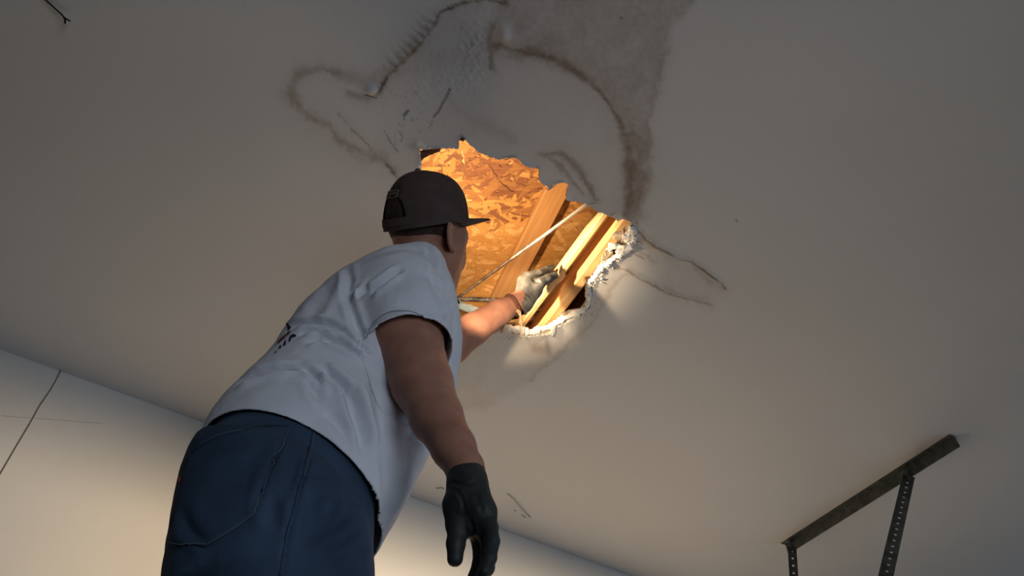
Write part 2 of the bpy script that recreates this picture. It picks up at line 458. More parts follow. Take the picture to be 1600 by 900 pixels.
M_teal = mat('pale blue duct', (0.33, 0.42, 0.42), 0.5, 0.4); noise_color(M_teal, (0.25, 0.34, 0.35), (0.45, 0.52, 0.52), 60, 3)
M_dark = mat('dark wood', (0.05, 0.025, 0.015), 0.9, 0.1)
M_iron = mat('dark galvanised iron', (0.085, 0.095, 0.09), 0.55, 0.4, 0.4); noise_color(M_iron, (0.06, 0.065, 0.06), (0.12, 0.13, 0.12), 30, 4)  # even dark grey base with faint mottling
M_web = mat('sooty strand', (0.03, 0.02, 0.015), 0.95, 0.1)
M_eye = mat('eye white', (0.7, 0.68, 0.64), 0.3, 0.5); M_iris = mat('iris', (0.03, 0.015, 0.01), 0.3, 0.5)
M_lip = mat('lips', (0.30, 0.12, 0.09), 0.5, 0.3)
M_boot = mat('boot leather', (0.05, 0.03, 0.02), 0.7, 0.3)
M_alu = mat('ladder aluminium', (0.55, 0.56, 0.57), 0.45, 0.5, 0.8)
M_shell = mat('lamp shell', (0.5, 0.4, 0.05), 0.5, 0.4)

# ------------------------------------------------------------------ setting: room shell
S0, S1, Q0, Q1 = -3.0, 6.6, 0.0, 5.6
def quad_wall(name, a, b, z0, z1, thick, mt, outn):
    a = np.array(a); b = np.array(b); n = np.array(outn) * thick
    vs = [a + [0, 0, z0], b + [0, 0, z0], b + [0, 0, z1], a + [0, 0, z1]]
    vs = vs + [v + n for v in vs]
    fs = [(0, 1, 2, 3), (7, 6, 5, 4), (0, 4, 5, 1), (1, 5, 6, 2), (2, 6, 7, 3), (3, 7, 4, 0)]
    return tag(mesh_obj(name, vs, fs, mt, smooth=False), kind='structure')
r = room
wall = quad_wall('wall_left', r(S0, Q0, 0), r(S1, Q0, 0), 0, CEIL, 0.1, M_wall, -WN)
quad_wall('wall_back', r(S0, Q0, 0), r(S0, Q1, 0), 0, CEIL, 0.1, M_wall2, -WU)
quad_wall('wall_right', r(S0, Q1, 0), r(S1, Q1, 0), 0, CEIL, 0.1, M_wall2, WN)
quad_wall('wall_front', r(S1, Q0, 0), r(S1, Q1, 0), 0, CEIL, 0.1, M_wall2, WU)
fl = [r(S0-.1, Q0-.1, 0), r(S1+.1, Q0-.1, 0), r(S1+.1, Q1+.1, 0), r(S0-.1, Q1+.1, 0)]
tag(mesh_obj('floor', fl + [p - [0, 0, .1] for p in fl], [(0, 1, 2, 3), (7, 6, 5, 4), (0, 4, 5, 1), (1, 5, 6, 2), (2, 6, 7, 3), (3, 7, 4, 0)], M_floor, smooth=False), kind='structure')

def on_wall(px, py, off=0.0):      # point of the left wall seen at a photo pixel
    d = c2w(C(px, py, 1.0)) - CAM
    t = ((W0 - CAM) @ WN + off) / (d @ WN)
    return CAM + d * t
# taped joint crack and a fainter level line, with a hair of relief
def groove(name, pix, r0, parent, mt=None):
    pts = [on_wall(x, y, 0.0004) for x, y in smooth_line(pix, 6)]
    v, f = tube(pts, r0, 6)
    return mesh_obj(name, v, f, mt or M_seam, parent)
groove('wall_line', [(96, 577), (80, 607), (62, 634), (47, 661), (28, 693), (0, 741), (-20, 775)], 0.0020, wall)
groove('wall_line', [(-20, 648), (40, 653), (110, 658), (160, 662)], 0.0009, wall, M_faint_line)  # thin line a little darker than the wall paint
vs, fs = tube([on_wall(95, 577, .0), on_wall(95, 577, .006)], 0.006, 8); mesh_obj('nail_pop', vs, fs, M_seam, wall)

# ------------------------------------------------------------------ ceiling with the broken hole
HOLE = [(655,232),(661,234),(668,233),(687,232),(694,231),(716,232),(717,221),(722,214),(728,220),(740,230),(747,237),(758,242),(766,244),(780,250),(789,247),(802,246),(811,248),(816,256),(827,261),(841,262),(844,268),(842,278),(847,287),(856,293),(859,295),(864,290),(876,285),(885,285),(889,292),(885,303),(885,313),(900,314),(912,317),(920,322),(933,330),(953,337),(962,342),(967,345),(975,342),(983,345),(989,350),(993,363),(993,377),(985,390),(970,404),(955,415),(943,424),(935,435),(925,448),(926,461),(922,482),(908,493),(886,504),(868,513),(860,520),(829,526),(813,524),(793,520),(787,516),(760,522),(745,524),(722,520),(706,490),(690,460),(672,400),(660,340),(657,270)]
def densify(poly, step=2.0, jit=0.9):
    out = []
    n = len(poly)
    for i in range(n):
        a = np.array(poly[i], float); b = np.array(poly[(i+1) % n], float)
        k = max(1, int(np.linalg.norm(b - a) / step))
        for j in range(k):
            p = a + (b - a) * j / k
            out.append(p + rng.normal(0, jit, 2) * (0.5 if j == 0 else 1))
    return out
hole_px = densify(HOLE)
hole_w = np.array([Pz(x, y)[:2] for x, y in hole_px])

STAINS = [  # pixel polyline, half width px, strength, roughness px
 ([(529,115),(501,109),(477,113),(461,127),(456,141),(463,162),(487,183),(508,194),(526,211),(545,229),(566,241),(589,246),(608,262),(624,278),(640,292)], 10.5, .42, 5),
 ([(529,178),(545,197),(561,213),(578,229),(582,243)], 2.5, .40, 2), ([(608,262),(617,274),(626,280)], 3, .6, 3),
 ([(529,115),(543,120),(564,126),(585,122)], 9, .28, 4), ([(545,146),(560,150),(580,152)], 6, .35, 3),
 ([(589,146),(600,130),(607,118),(622,102),(642,84),(662,60),(676,40),(689,20),(707,11),(727,4),(753,2),(790,3)], 4.5, .75, 3),
 ([(600,122),(622,94),(645,68),(668,40)], 10, .33, 6),
 ([(753,2),(770,-3),(790,-10)], 5, .4, 3),
 ([(767,107),(767,84),(764,62),(771,38)], 6, .55, 3), ([(767,70),(785,78),(810,85)], 14, .35, 6),
 ([(770,70),(800,77),(833,83),(873,97),(910,120),(940,147),(960,173),(973,203),(982,237),(985,270),(983,307),(977,333)], 11, .62, 3),
 ([(985,200),(997,240),(1000,280),(994,320),(984,345)], 15, .36, 6),
 ([(1038,87),(1027,130),(1017,170),(1012,197),(1013,227),(1013,273),(1003,317)], 6, .30, 5),
 ([(848,240),(862,239),(873,240),(890,247),(907,270),(923,297),(932,313)], 6, .50, 4), ([(850,240),(867,253),(883,270),(910,303)], 4, .40, 4),
 ([(993,358),(1005,370),(1021,383),(1038,392),(1061,404),(1080,409),(1095,419),(1110,430),(1125,441),(1134,451)], 2.0, .75, 1.5),
 ([(1080,412),(1095,424),(1108,436),(1125,447)], 7, .30, 3),
 ([(960,420),(978,422),(997,434),(1012,441),(1029,451),(1050,460),(1072,466),(1091,471),(1112,477)], 2.4, .55, 1.5),
 ([(1040,452),(1072,462),(1100,468)], 6, .22, 3),
 ([(980,427),(958,449),(936,487),(924,507),(904,524),(880,547),(864,562),(842,576),(829,591)], 4, .25, 4),
 ([(836,544),(848,545)], 10, .40, 2), ([(1000,366),(1012,375),(1018,380)], 8, .35, 5), ([(1000,395),(1012,402),(1022,408)], 4, .3, 4),
 ([(650,226),(646,230)], 5, .35, 3), ([(760,195),(790,212),(800,218)], 8, .15, 5), ([(700,150),(740,190),(770,205)], 10, .12, 5)]
AREAS = [   # polygon px, strength, edge softness px, roughness px
 ([(770,80),(765,30),(790,-40),(1110,-40),(1085,0),(1062,30),(1047,55),(1038,87),(1027,130),(1015,172),(1012,200),(1014,230),(1014,275),(1003,318),(985,345),(978,330),(987,290),(985,250),(975,205),(960,172),(935,140),(900,112),(860,92)], .40, 5, 5),
 ([(607,118),(642,84),(676,40),(707,11),(760,4),(765,80),(740,110),(640,120)], .24, 14, 5),
 ([(993,360),(1040,395),(1100,422),(1134,451),(1110,476),(1060,463),(1000,436),(960,420)], .10, 3, 2),
 ([(985,424),(958,449),(936,487),(924,507),(904,524),(880,547),(864,562),(842,576),(820,600),(760,640),(700,640),(700,540),(800,500),(920,440)], .17, 4, 4),
 ([(690,220),(700,150),(760,110),(860,100),(940,160),(970,220),(975,330),(900,300),(840,250),(760,230)], .07, 14, 5)]
CRACKS = [([(704,138),(698,150),(690,165),(684,175),(678,183)], 1.1, 1.0), ([(678,183),(674,192),(671,200)], 0.6, .6), ([(638,173),(634,178),(631,180)], 1.6, 1.0),
 ([(629,180),(632,186)], .6, .7), ([(571,148),(580,150),(588,153)], 1.2, .9), ([(605,122),(598,134),(593,142)], 1.8, .75), ([(689,20),(700,14),(712,9)], 1.2, .5),
 ([(605,212),(610,222),(618,232),(622,236)], 1.0, .55), ([(624,206),(630,215),(626,222)], .8, .6), ([(600,203),(606,214)], .6, .45),
 ([(604,256),(611,266),(616,274)], 1.4, .6), ([(1095,419),(1110,430),(1122,440)], 1.0, .6), ([(1343,364),(1344,364.6)], 2.0, .9), ([(970,28),(971,28.5)], 1.6, .8), ([(1150,345),(1151,345.5)], 1.4, .7),
 ([(985,368),(996,376),(1004,381)], 1.0, .7), ([(984,392),(994,398),(1006,404)], .9, .5)]
def ceiling_marks(xy):
    P3 = np.concatenate([xy, np.full((len(xy), 1), CEIL)], 1)
    px = topx(P3)
    wob = np.stack([fbm(px / 16, 3, 11), fbm(px / 16, 3, 12)], 1); fine = np.stack([fbm(px / 5, 3, 13), fbm(px / 5, 3, 14)], 1)
    keep = np.ones(len(px))
    R = np.zeros(len(px)); G = np.zeros(len(px)); B = np.zeros(len(px)); Z = np.zeros(len(px))
    wvar = np.clip(fbm(px / 38, 3, 23) * 1.3, -.6, 1)
    mott = 0.8 + 0.45 * fbm(px / 22, 4, 21) + 0.25 * fbm(px / 5, 2, 22)
    for pts, wd, st, rg in STAINS:
        d, sd, t = polydist(px + (wob * 0.8 + fine) * rg, np.array(smooth_line(pts, 4)) if len(pts) > 2 else pts)
        wv = wd * (0.75 + 0.75 * wvar)
        R = np.maximum(R, st * (np.exp(-(d / wv) ** 2) + 0.22 * np.exp(-(d / (2.6 * wd + 3)) ** 2)) * np.clip(0.35 + 0.75 * mott, .3, 1.1))
    for poly, st, soft, rg in AREAS:
        q = px + (wob + fine) * rg
        d, _, _ = polydist(q, np.array(poly + poly[:1]))
        sd = np.where(inpoly(q, poly), d, -d)
        R = 1 - (1 - np.clip(R, 0, 1)) * (1 - st * np.clip(mott, .5, 1.3) / (1 + np.exp(-np.clip(sd / (soft * .6), -30, 30))))
    # scalloped fringe along the peeling edge
    edge = [(600,128),(622,102),(642,84),(662,60),(676,40),(689,20)]
    d, sd, t = polydist(px, edge)
    up = (sd > 0)
    d2, sd2, _ = polydist(np.array([[600., 60.]]), edge)
    up = sd == sd2[0]
    sc = 0.5 + 0.5 * np.sin(t * 2 * np.pi * 11 + 1.3 * fbm(px / 14, 2, 31))
    fr = np.where(up, np.exp(-(d / 19) ** 2), 0) * np.clip(np.sin(np.pi * np.clip(t, 0.01, .99)) * 2, 0, 1)
    R = np.maximum(R, 0.62 * fr * (0.25 + 0.75 * sc))
    Z -= 0.004 * fr * (1 - sc)
    # blistered paint
    b = np.exp(-(((px[:, 0] - 738) / 26) ** 2 + ((px[:, 1] - 78) / 52) ** 2)) + .5 * np.exp(-(((px[:, 0] - 680) / 50) ** 2 + ((px[:, 1] - 120) / 30) ** 2))
    bl = np.clip(fbm(px / 4.2, 2, 41) * 1.6, -1, 1)
    Z -= 0.0035 * b * np.clip(bl, 0, 1); R = np.maximum(R, 0.42 * b * np.clip(-bl - .1, 0, 1)); 
    # the lifted flake beside the left end of the peeling edge
    fl_ = np.exp(-(((px[:, 0] - 582) / 9) ** 2 + ((px[:, 1] - 141) / 7) ** 2)); Z -= 0.012 * fl_; B = np.maximum(B, .5 * fl_)
    fl_ = np.exp(-(((px[:, 0] - 790) / 9) ** 2 + ((px[:, 1] - 54) / 12) ** 2)); Z -= 0.006 * fl_; B = np.maximum(B, .5 * fl_)
    # lip of the right arc and sagging board round the hole
    d, sd, t = polydist(px, [(1021,383),(1038,392),(1061,404),(1080,409),(1095,419),(1125,441)]); Z -= 0.0025 * np.exp(-(d / 5) ** 2)
    d, sd, t = polydist(px, [(978,422),(1012,441),(1050,460),(1091,471)]); Z -= 0.002 * np.exp(-(d / 5) ** 2)
    for pts, wd, st in CRACKS:
        q = px + fine * 1.2
        d, _, t = polydist(q, pts); G = np.maximum(G, st * np.exp(-(d / (wd * 1.15)) ** 2))
    crz = np.exp(-(((px[:, 0] - 640) / 45) ** 2 + ((px[:, 1] - 185) / 45) ** 2))
    G = np.maximum(G, crz * .35 * (np.abs(fbm(px / 13, 3, 51)) < .022))
    # crumbled rim
    d, _, _ = polydist(px, hole_px + hole_px[:1])
    rim = np.exp(-(d / 4) ** 2)
    Z -= 0.004 * rim * (0.5 + 0.5 * fbm(px / 7, 3, 61))
    lowr = ((px[:, 1] > 345) & (px[:, 0] > 780)).astype(float)
    dots = np.clip(fbm(px / 3.2, 2, 71) - .15, 0, 1) * np.exp(-(d / 16) ** 2) * 1.6 * lowr
    R = np.maximum(R, dots * .9)
    for cx, cy, rr in ((657, 226, 6), (654, 262, 4), (662, 228, 4)):
        B = np.maximum(B, .9 * np.exp(-(((px[:, 0] - cx) / rr) ** 2 + ((px[:, 1] - cy) / rr) ** 2) ** 2))
    return np.clip(R, 0, 1), np.clip(G, 0, 1), np.clip(B, 0, 1), Z
h = 0.0038
gx = np.arange(-0.95, 0.951, h); gy = np.arange(0.50, 2.3, h)
XX, YY = np.meshgrid(gx, gy, indexing='ij'); xy = np.stack([XX.ravel(), YY.ravel()], 1)
nx, ny = len(gx), len(gy)
ins = np.zeros(len(xy), bool)
lo, hi = hole_w.min(0) - .03, hole_w.max(0) + .03
bb = ((xy > lo) & (xy < hi)).all(1)
dd, _, _ = polydist(xy[bb], np.concatenate([hole_w, hole_w[:1]]))
ins[np.where(bb)[0]] = inpoly(xy[bb], hole_w) | (dd < 0.0035)
ii, jj = np.meshgrid(np.arange(nx - 1), np.arange(ny - 1), indexing='ij')
a = (ii * ny + jj).ravel()
Q = np.stack([a, a + 1, a + ny + 1, a + ny], 1)         # faces down
Q = Q[~ins[Q].any(1)]
used = np.zeros(len(xy), bool); used[Q] = True
new = np.cumsum(used) - 1
gxy = xy[used]; Q = new[Q]
allxy = np.concatenate([gxy, hole_w])
Rm, Gm, Bm, Zm = ceiling_marks(allxy)
zz = CEIL + Zm
edge_m = np.minimum.reduce([allxy[:, 0] - gx[0], gx[-1] - allxy[:, 0], allxy[:, 1] - gy[0], gy[-1] - allxy[:, 1]])
zz = np.where(edge_m < 0.004, CEIL, zz)
bm = bmesh.new()
bv = [bm.verts.new((x, y, z)) for (x, y), z in zip(allxy, zz)]
for f in Q: bm.faces.new([bv[i] for i in f])
n0 = len(gxy)
loop = [bm.edges.new((bv[n0 + i], bv[n0 + (i + 1) % len(hole_w)])) for i in range(len(hole_w))]
def on_rect(vt): return min(vt.co.x - gx[0], gx[-1] - vt.co.x, vt.co.y - gy[0], gy[-1] - vt.co.y) < 1e-4
inner = [e for e in bm.edges if len(e.link_faces) == 1 and not (on_rect(e.verts[0]) and on_rect(e.verts[1]))]
bmesh.ops.triangle_fill(bm, use_beauty=True, use_dissolve=False, edges=inner + loop, normal=(0, 0, -1))
# the rest of the ceiling out to the walls
rect = [(gx[0], gy[0]), (gx[-1], gy[0]), (gx[-1], gy[-1]), (gx[0], gy[-1])]
far = [r(S0-.1, Q0-.1, CEIL), r(S1+.1, Q0-.1, CEIL), r(S1+.1, Q1+.1, CEIL), r(S0-.1, Q1+.1, CEIL)]
ov = [bm.verts.new((x, y, CEIL)) for x, y in rect]; fv = [bm.verts.new(p) for p in far]
es = [bm.edges.new((ov[i], ov[(i+1) % 4])) for i in range(4)] + [bm.edges.new((fv[i], fv[(i+1) % 4])) for i in range(4)]
bmesh.ops.triangle_fill(bm, use_beauty=True, use_dissolve=False, edges=es, normal=(0, 0, -1))
for f in bm.faces:
    if f.normal.z > 0: f.normal_flip()
ceil = bm_obj('ceiling', bm, M_paint, smooth=True); tag(ceil, kind='structure')
at = ceil.data.attributes.new('marks', 'FLOAT_COLOR', 'POINT')
colr = np.zeros((len(ceil.data.vertices), 4), np.float32); k = len(allxy)
colr[:k, 0] = Rm; colr[:k, 1] = Gm; colr[:k, 2] = Bm; colr[:, 3] = 1
at.data.foreach_set('color', colr.ravel())
# the board's cut edge all round, gypsum thickness
nh = len(hole_w); TH = 0.016
vs = []; fs = []
for i in range(nh):
    x, y = hole_w[i]
    for k, zq in enumerate((zz[n0 + i], CEIL + TH * .35, CEIL + TH * .7, CEIL + TH)):
        o = rng.normal(0, 0.0012, 2) if k else (0, 0)
        vs.append((x + o[0], y + o[1], zq))
for i in range(nh):
    j = (i + 1) % nh
    for k in range(3): fs.append((i*4+k, i*4+k+1, j*4+k+1, j*4+k))
mesh_obj('gypsum_edge', vs, fs, M_gyps, ceil, smooth=False)
# upper side of the ceiling board round the hole (dark paper)
big = [(gx[0], gy[0]), (gx[-1], gy[0]), (gx[-1], gy[-1]), (gx[0], gy[-1])]
bm = bmesh.new()
hv = [bm.verts.new((x, y, CEIL + TH)) for x, y in hole_w]; ovv = [bm.verts.new((x, y, CEIL + TH)) for x, y in big]
es = [bm.edges.new((hv[i], hv[(i+1) % nh])) for i in range(nh)] + [bm.edges.new((ovv[i], ovv[(i+1) % 4])) for i in range(4)]
bmesh.ops.triangle_fill(bm, use_beauty=True, use_dissolve=False, edges=es, normal=(0, 0, 1))
bm_obj('backing_paper', bm, M_paper, ceil)
# crumbled white plaster hanging along the right and lower rim
rim_px = [(990,352),(993,364),(992,378),(984,390),(969,403),(954,414),(941,424),(933,436),(923,449),(924,462),(920,482),(907,492),(885,502),(867,511),(858,517),(843,521),(829,524),(813,521),(795,518),(786,514)]
line = smooth_line(rim_px, 22)
vs, fs = [], []; K = 14
m = len(line)
for i, p in enumerate(line):
    t = line[min(i+1, m-1)] - line[max(i-1, 0)]; t /= np.linalg.norm(t) + 1e-9
    nrm = np.array([t[1], -t[0]])                       # towards the hole, left of travel
    if (np.array([850, 400]) - p) @ nrm < 0: nrm = -nrm
    c = Pz(*(p + nrm * 3.5)); e = Pz(*(p + nrm * 8)) - Pz(*p); e[2] = 0; e /= np.linalg.norm(e)
    big_ = 0.0085 + 0.0035 * vnoise(np.array([i / 9.0, 3.3]), 5) + 0.002 * vnoise(np.array([i / 3.0, 1.3]), 6)
    for k in range(K):
        th = 2 * math.pi * k / K
        rr = big_ * (1 + 0.35 * vnoise(np.array([i / 2.6, k / 2.2]), 8))
        vs.append(c + e * rr * 1.05 * math.cos(th) + np.array([0, 0, 1]) * (rr * 1.25 * math.sin(th) + 0.006))
for i in range(m - 1):
    for k in range(K):
        fs.append((i*K+k, i*K+(k+1) % K, (i+1)*K+(k+1) % K, (i+1)*K+k))
mesh_obj('crumbled_plaster', vs, fs, M_gyps, ceil)
def chunk(name, pix, z0, z1, mt, parent, jit=0.002):
    """a torn piece: irregular slab with its own thickness"""
    P = densify(pix, 4, 0.5)
    n = len(P); vs = []; fs = []
    for x, y in P: vs.append(Pz(x, y, z0) + rng.normal(0, jit, 3))
    for x, y in P: vs.append(Pz(x, y, z1) * [1, 1, 0] + [0, 0, z1] + rng.normal(0, jit, 3))
    c0 = len(vs); vs.append(np.mean(vs[:n], 0) - [0, 0, 0.003]); vs.append(np.mean(vs[n:2*n], 0))
    for i in range(n):
        j = (i+1) % n
        fs += [(i, j, n+j, n+i), (j, i, c0), (n+i, n+j, c0+1)]
    return mesh_obj(name, vs, fs, mt, parent, smooth=False)
chunk('paper_flap', [(955,368),(968,362),(978,355),(986,352),(990,362),(986,374),(976,384),(968,380),(962,374)], CEIL + .012, CEIL + .026, M_paper, ceil, .003)
chunk('paper_flap', [(950,378),(960,380),(975,384),(968,392),(955,390),(949,393)], CEIL + .006, CEIL + .022, M_gyps, ceil, .003)
chunk('paper_flap', [(948,390),(958,392),(962,400),(950,410),(940,418),(938,412)], CEIL + .008, CEIL + .024, M_paper, ceil, .002)
chunk('paper_flap', [(872,500),(876,490),(884,485),(900,482),(908,482),(906,488),(894,492),(884,500)], CEIL + .014, CEIL + .026, M_paper, ceil, .002)
chunk('plaster_crumb', [(860,512),(868,508),(870,516),(864,524),(860,520)], CEIL - .012, CEIL + .004, M_gyps, ceil, .002)
chunk('plaster_crumb', [(972,366),(984,362),(990,368),(988,376),(978,378),(973,373)], CEIL + .0, CEIL + .014, M_gyps, ceil, .003)
chunk('plaster_crumb', [(962,394),(972,384),(982,382),(986,388),(978,396),(968,402)], CEIL - .006, CEIL + .012, M_gyps, ceil, .003)
chunk('soaked_scrap', [(657,236),(668,233),(688,232),(676,241),(662,246),(658,250)], CEIL + .010, CEIL + .018, M_soaked, ceil, .002)
chunk('soaked_scrap', [(718,220),(722,214),(727,216),(724,221)], CEIL - .006, CEIL + .006, M_soaked, ceil, .001)
def strip(name, pix, z, rad, mt, parent):
    v, f = tube([Pz(x, y, zq) for (x, y), zq in zip(pix, z)], rad, 6); return mesh_obj(name, v, f, mt, parent)
M_fib = mat('paper fibre', (0.62, 0.50, 0.34), 0.9, 0.1)
strip('paper_curl', [(919,322),(925,318),(931,319),(938,315)], [CEIL, CEIL-.010, CEIL-.012, CEIL-.016], [.0022,.0022,.0018,.0008], M_fib, ceil)
strip('paper_curl', [(953,338),(958,336),(962,333),(965,329)], [CEIL, CEIL-.008, CEIL-.014, CEIL-.016], [.0022,.0020,.0016,.0008], M_fib, ceil)
strip('paper_curl', [(789,250),(796,247),(804,246),(810,248)], [CEIL+.004, CEIL-.003, CEIL-.003, CEIL+.002], .0015, M_fib, ceil)
strip('paper_curl', [(853,294),(858,297),(863,293),(868,289)], [CEIL, CEIL-.004, CEIL-.004, CEIL], .0014, M_fib, ceil)
strip('paper_curl', [(838,262),(842,263),(844,268)], [CEIL, CEIL-.005, CEIL], .0014, M_fib, ceil)
# furry crumbs on the ceiling skin beside the right end of the hole
parts = []
for _ in range(150):
    t = random.random(); i = int(t * (m - 1)); p = line[i]
    o = np.array([random.gauss(0, 1), random.gauss(0, 1)]); q = p + o * 4
    c = Pz(*q, CEIL - .002); a_ = random.uniform(.0012, .0035)
    vv = [c + rng.normal(0, a_, 3) for _ in range(4)]
    parts.append((vv, [(0, 1, 2), (0, 2, 3), (0, 3, 1), (1, 3, 2)]))
v, f = join(parts); tag(mesh_obj('plaster_crumbs', v, f, M_gyps, ceil, smooth=False), kind='stuff')

# ------------------------------------------------------------------ attic: sheathing and lumber
ZO = CEIL + 0.24
oc = Pz(810, 385, ZO)
root = empty('roof_sheathing', oc, 'orange strand board roof deck with a dark water stain, seen up through the ceiling hole', 'strand board')
o = mesh_obj('panel', [oc + np.array([x, y, z]) for z in (0.0, 0.012) for x, y in ((-1.3, -1.2), (1.3, -1.2), (1.3, 1.4), (-1.3, 1.4))], [(3, 2, 1, 0), (4, 5, 6, 7), (0, 1, 5, 4), (1, 2, 6, 5), (2, 3, 7, 6), (3, 0, 4, 7)], M_osb, smooth=False)
under(o, root)
def strand_mesh(name, l, wd, mt):
    n = 5; vs = []; fs = []
    for i in range(n + 1):
        x = -l / 2 + l * i / n
        ww = wd / 2 * (1 - .5 * (abs(i / n - .5) * 2) ** 3)
        j = random.gauss(0, wd * .06)
        for y, z in ((-ww + j, 0), (-ww + j, -.0012), (ww + j, -.0014), (ww + j, 0)): vs.append((x, y, z))
    for i in range(n):
        for k in range(3): fs.append((i*4+k, i*4+k+1, (i+1)*4+k+1, (i+1)*4+k))
    fs += [(0, 3, 2, 1), (n*4, n*4+1, n*4+2, n*4+3)]
    me = bpy.data.meshes.new(name); me.from_pydata(vs, [], fs); me.materials.append(mt); return me
smeshes = {}
for mi in range(5):
    smeshes[mi] = [strand_mesh('strand', random.uniform(.03, .095), random.uniform(.006, .020), M_str[mi]) for _ in range(7)]
def pick(px, py):
    d = math.hypot((px - 765) / 55, (py - 268) / 26) + .35 * random.gauss(0, 1)
    d2 = math.hypot((px - 800) / 40, (py - 290) / 30) + .35 * random.gauss(0, 1)
    if min(d, d2) < .9: return random.choice((3, 4, 4, 4))
    if min(d, d2) < 1.7: return random.choice((1, 2, 3, 3, 4))
    if py < 345 and px > 740: return random.choice((1, 1, 2, 3, 3))
    return random.choice((0, 0, 1, 1, 2, 2, 1))
def dirn(px): return math.radians(random.gauss(-12 if px < 900 else 10, 42))
bulk = {k: [] for k in range(5)}
def strand_at(px, py, as_part):
    p = Pz(px, py, ZO - random.uniform(.0, .0022)); mi = pick(px, py); me = random.choice(smeshes[mi])
    R_ = Matrix.Translation(V(p)) @ Matrix.Rotation(dirn(px), 4, 'Z') @ Matrix.Rotation(random.gauss(0, .02), 4, 'X') @ Matrix.Rotation(random.gauss(0, .012), 4, 'Y')
    if as_part:
        ob = bpy.data.objects.new('strand', me); COL.objects.link(ob); ob.parent = root
        ob.matrix_local = Matrix.Translation(root.location).inverted() @ R_
    else:
        bulk[mi].append(([np.array(R_ @ vt.co) for vt in me.vertices], [tuple(pl.vertices) for pl in me.polygons]))
for _ in range(3600): strand_at(random.uniform(560, 1040), random.uniform(170, 560), False)
cnt = 0
while cnt < 290:
    x, y = random.uniform(650, 985), random.uniform(216, 525)
    if inpoly(np.array([[x, y]]), HOLE)[0]: strand_at(x, y, True); cnt += 1
vsA, fsA, miA = [], [], []
for mi in range(5):
    if not bulk[mi]: continue
    v, f = join(bulk[mi]); o_ = len(vsA)
    vsA += v; fsA += [tuple(i + o_ for i in q) for q in f]; miA += [mi] * len(f)
o = mesh_obj('strands', vsA, fsA, None, smooth=False)
for mi in range(5): o.data.materials.append(M_str[mi])
o.data.polygons.foreach_set('material_index', miA)
under(o, root); tag(o, kind='stuff')
# the rotted, delaminating split in the stained part
def split(pix, rad):
    v, f = tube([Pz(x, y, ZO - .0035) for x, y in pix], [rad * .4] + [rad] * (len(pix) - 2) + [rad * .3], 5); under(mesh_obj('rot_split', v, f, M_soaked), root)
split([(762,257),(768,262),(771,270),(777,275),(776,281)], .0020); split([(776,281),(783,277),(790,276),(796,271)], .0017); split([(779,281),(786,289),(790,291),(797,298),(803,300)], .0024)
split([(777,262),(781,259),(784,262)], .0014); split([(801,274),(804,281),(811,290)], .0012)

def lumber(name, a, b, z, wpx, hgt, mt_cols, label, cat='lumber', ext=.25, up=(0, 0, 1), group=None, wd=None):
    A = Pz(*a, z); B = Pz(*b, z); t = (B - A) / np.linalg.norm(B - A)
    A2, B2 = A - t * ext, B + t * ext
    wdt = wd
    if wdt is None:                                      # board width from its pixel width
        mid = ((a[0]+b[0])/2, (a[1]+b[1])/2); n2 = np.array([-(b[1]-a[1]), b[0]-a[0]], float); n2 /= np.linalg.norm(n2)
        dvec = Pz(*(np.array(mid) + n2 * wpx/2), z) - Pz(*(np.array(mid) - n2 * wpx/2), z)
        dvec -= t * (dvec @ t); wdt = np.linalg.norm(dvec)
    A2 = A2 + [0, 0, hgt/2]; B2 = B2 + [0, 0, hgt/2]
    v, f = board(A2, B2, wdt, hgt, up, .0006)
    c = (A2 + B2) / 2
    ob = mesh_obj(name, np.array(v) - c, f, wood(name + ' ' + label[:14], mt_cols[0], mt_cols[1], t), smooth=False); ob.location = V(c)
    return tag(ob, label, cat, group)
lumber('rafter', (870,300), (794,450), CEIL + .208, 34, .032, ((.50,.27,.11), (.42,.21,.08)), 'broad orange rafter crossing the hole nearest the man, behind his gloved hand')
lumber('furring_strip', (945,337), (843,474), CEIL + .045, 9, .045, ((.72,.50,.26), (.60,.37,.16)), 'narrow pale wood strip that the grey gloved hand grips', wd=None)
lumber('joist', (973,356), (857,509), CEIL + .030, 15, .088, ((.66,.42,.20), (.50,.27,.11)), 'thick joist nearest the white broken edge at the right of the hole')
lumber('dark_board', (830,482), (885,442), CEIL + .135, 18, .02, ((.11,.055,.03), (.08,.04,.02)), 'dark board in shadow beyond the gloved hand, between strip and joist', ext=.02)  # dark brown slab filling the gap between strip and joist
lumber('blocking_board', (893,500), (962,398), CEIL + .128, 46, .02, ((.40,.24,.13), (.32,.18,.09)), 'brown board between the thick joist and the broken right rim', ext=.03)
lumber('lath', (790,506), (850,500), CEIL + .11, 6, .012, ((.50,.34,.16), (.40,.26,.12)), 'thin pale lath low in the hole under the dangling wrist cord', ext=.03)
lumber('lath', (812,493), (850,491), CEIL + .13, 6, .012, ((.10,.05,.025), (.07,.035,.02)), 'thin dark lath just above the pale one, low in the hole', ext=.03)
lumber('lath', (655,252), (706,226), CEIL + .226, 3, .010, ((.62,.40,.20), (.5,.3,.14)), 'thin slat edge in the top left corner of the hole', ext=.10)
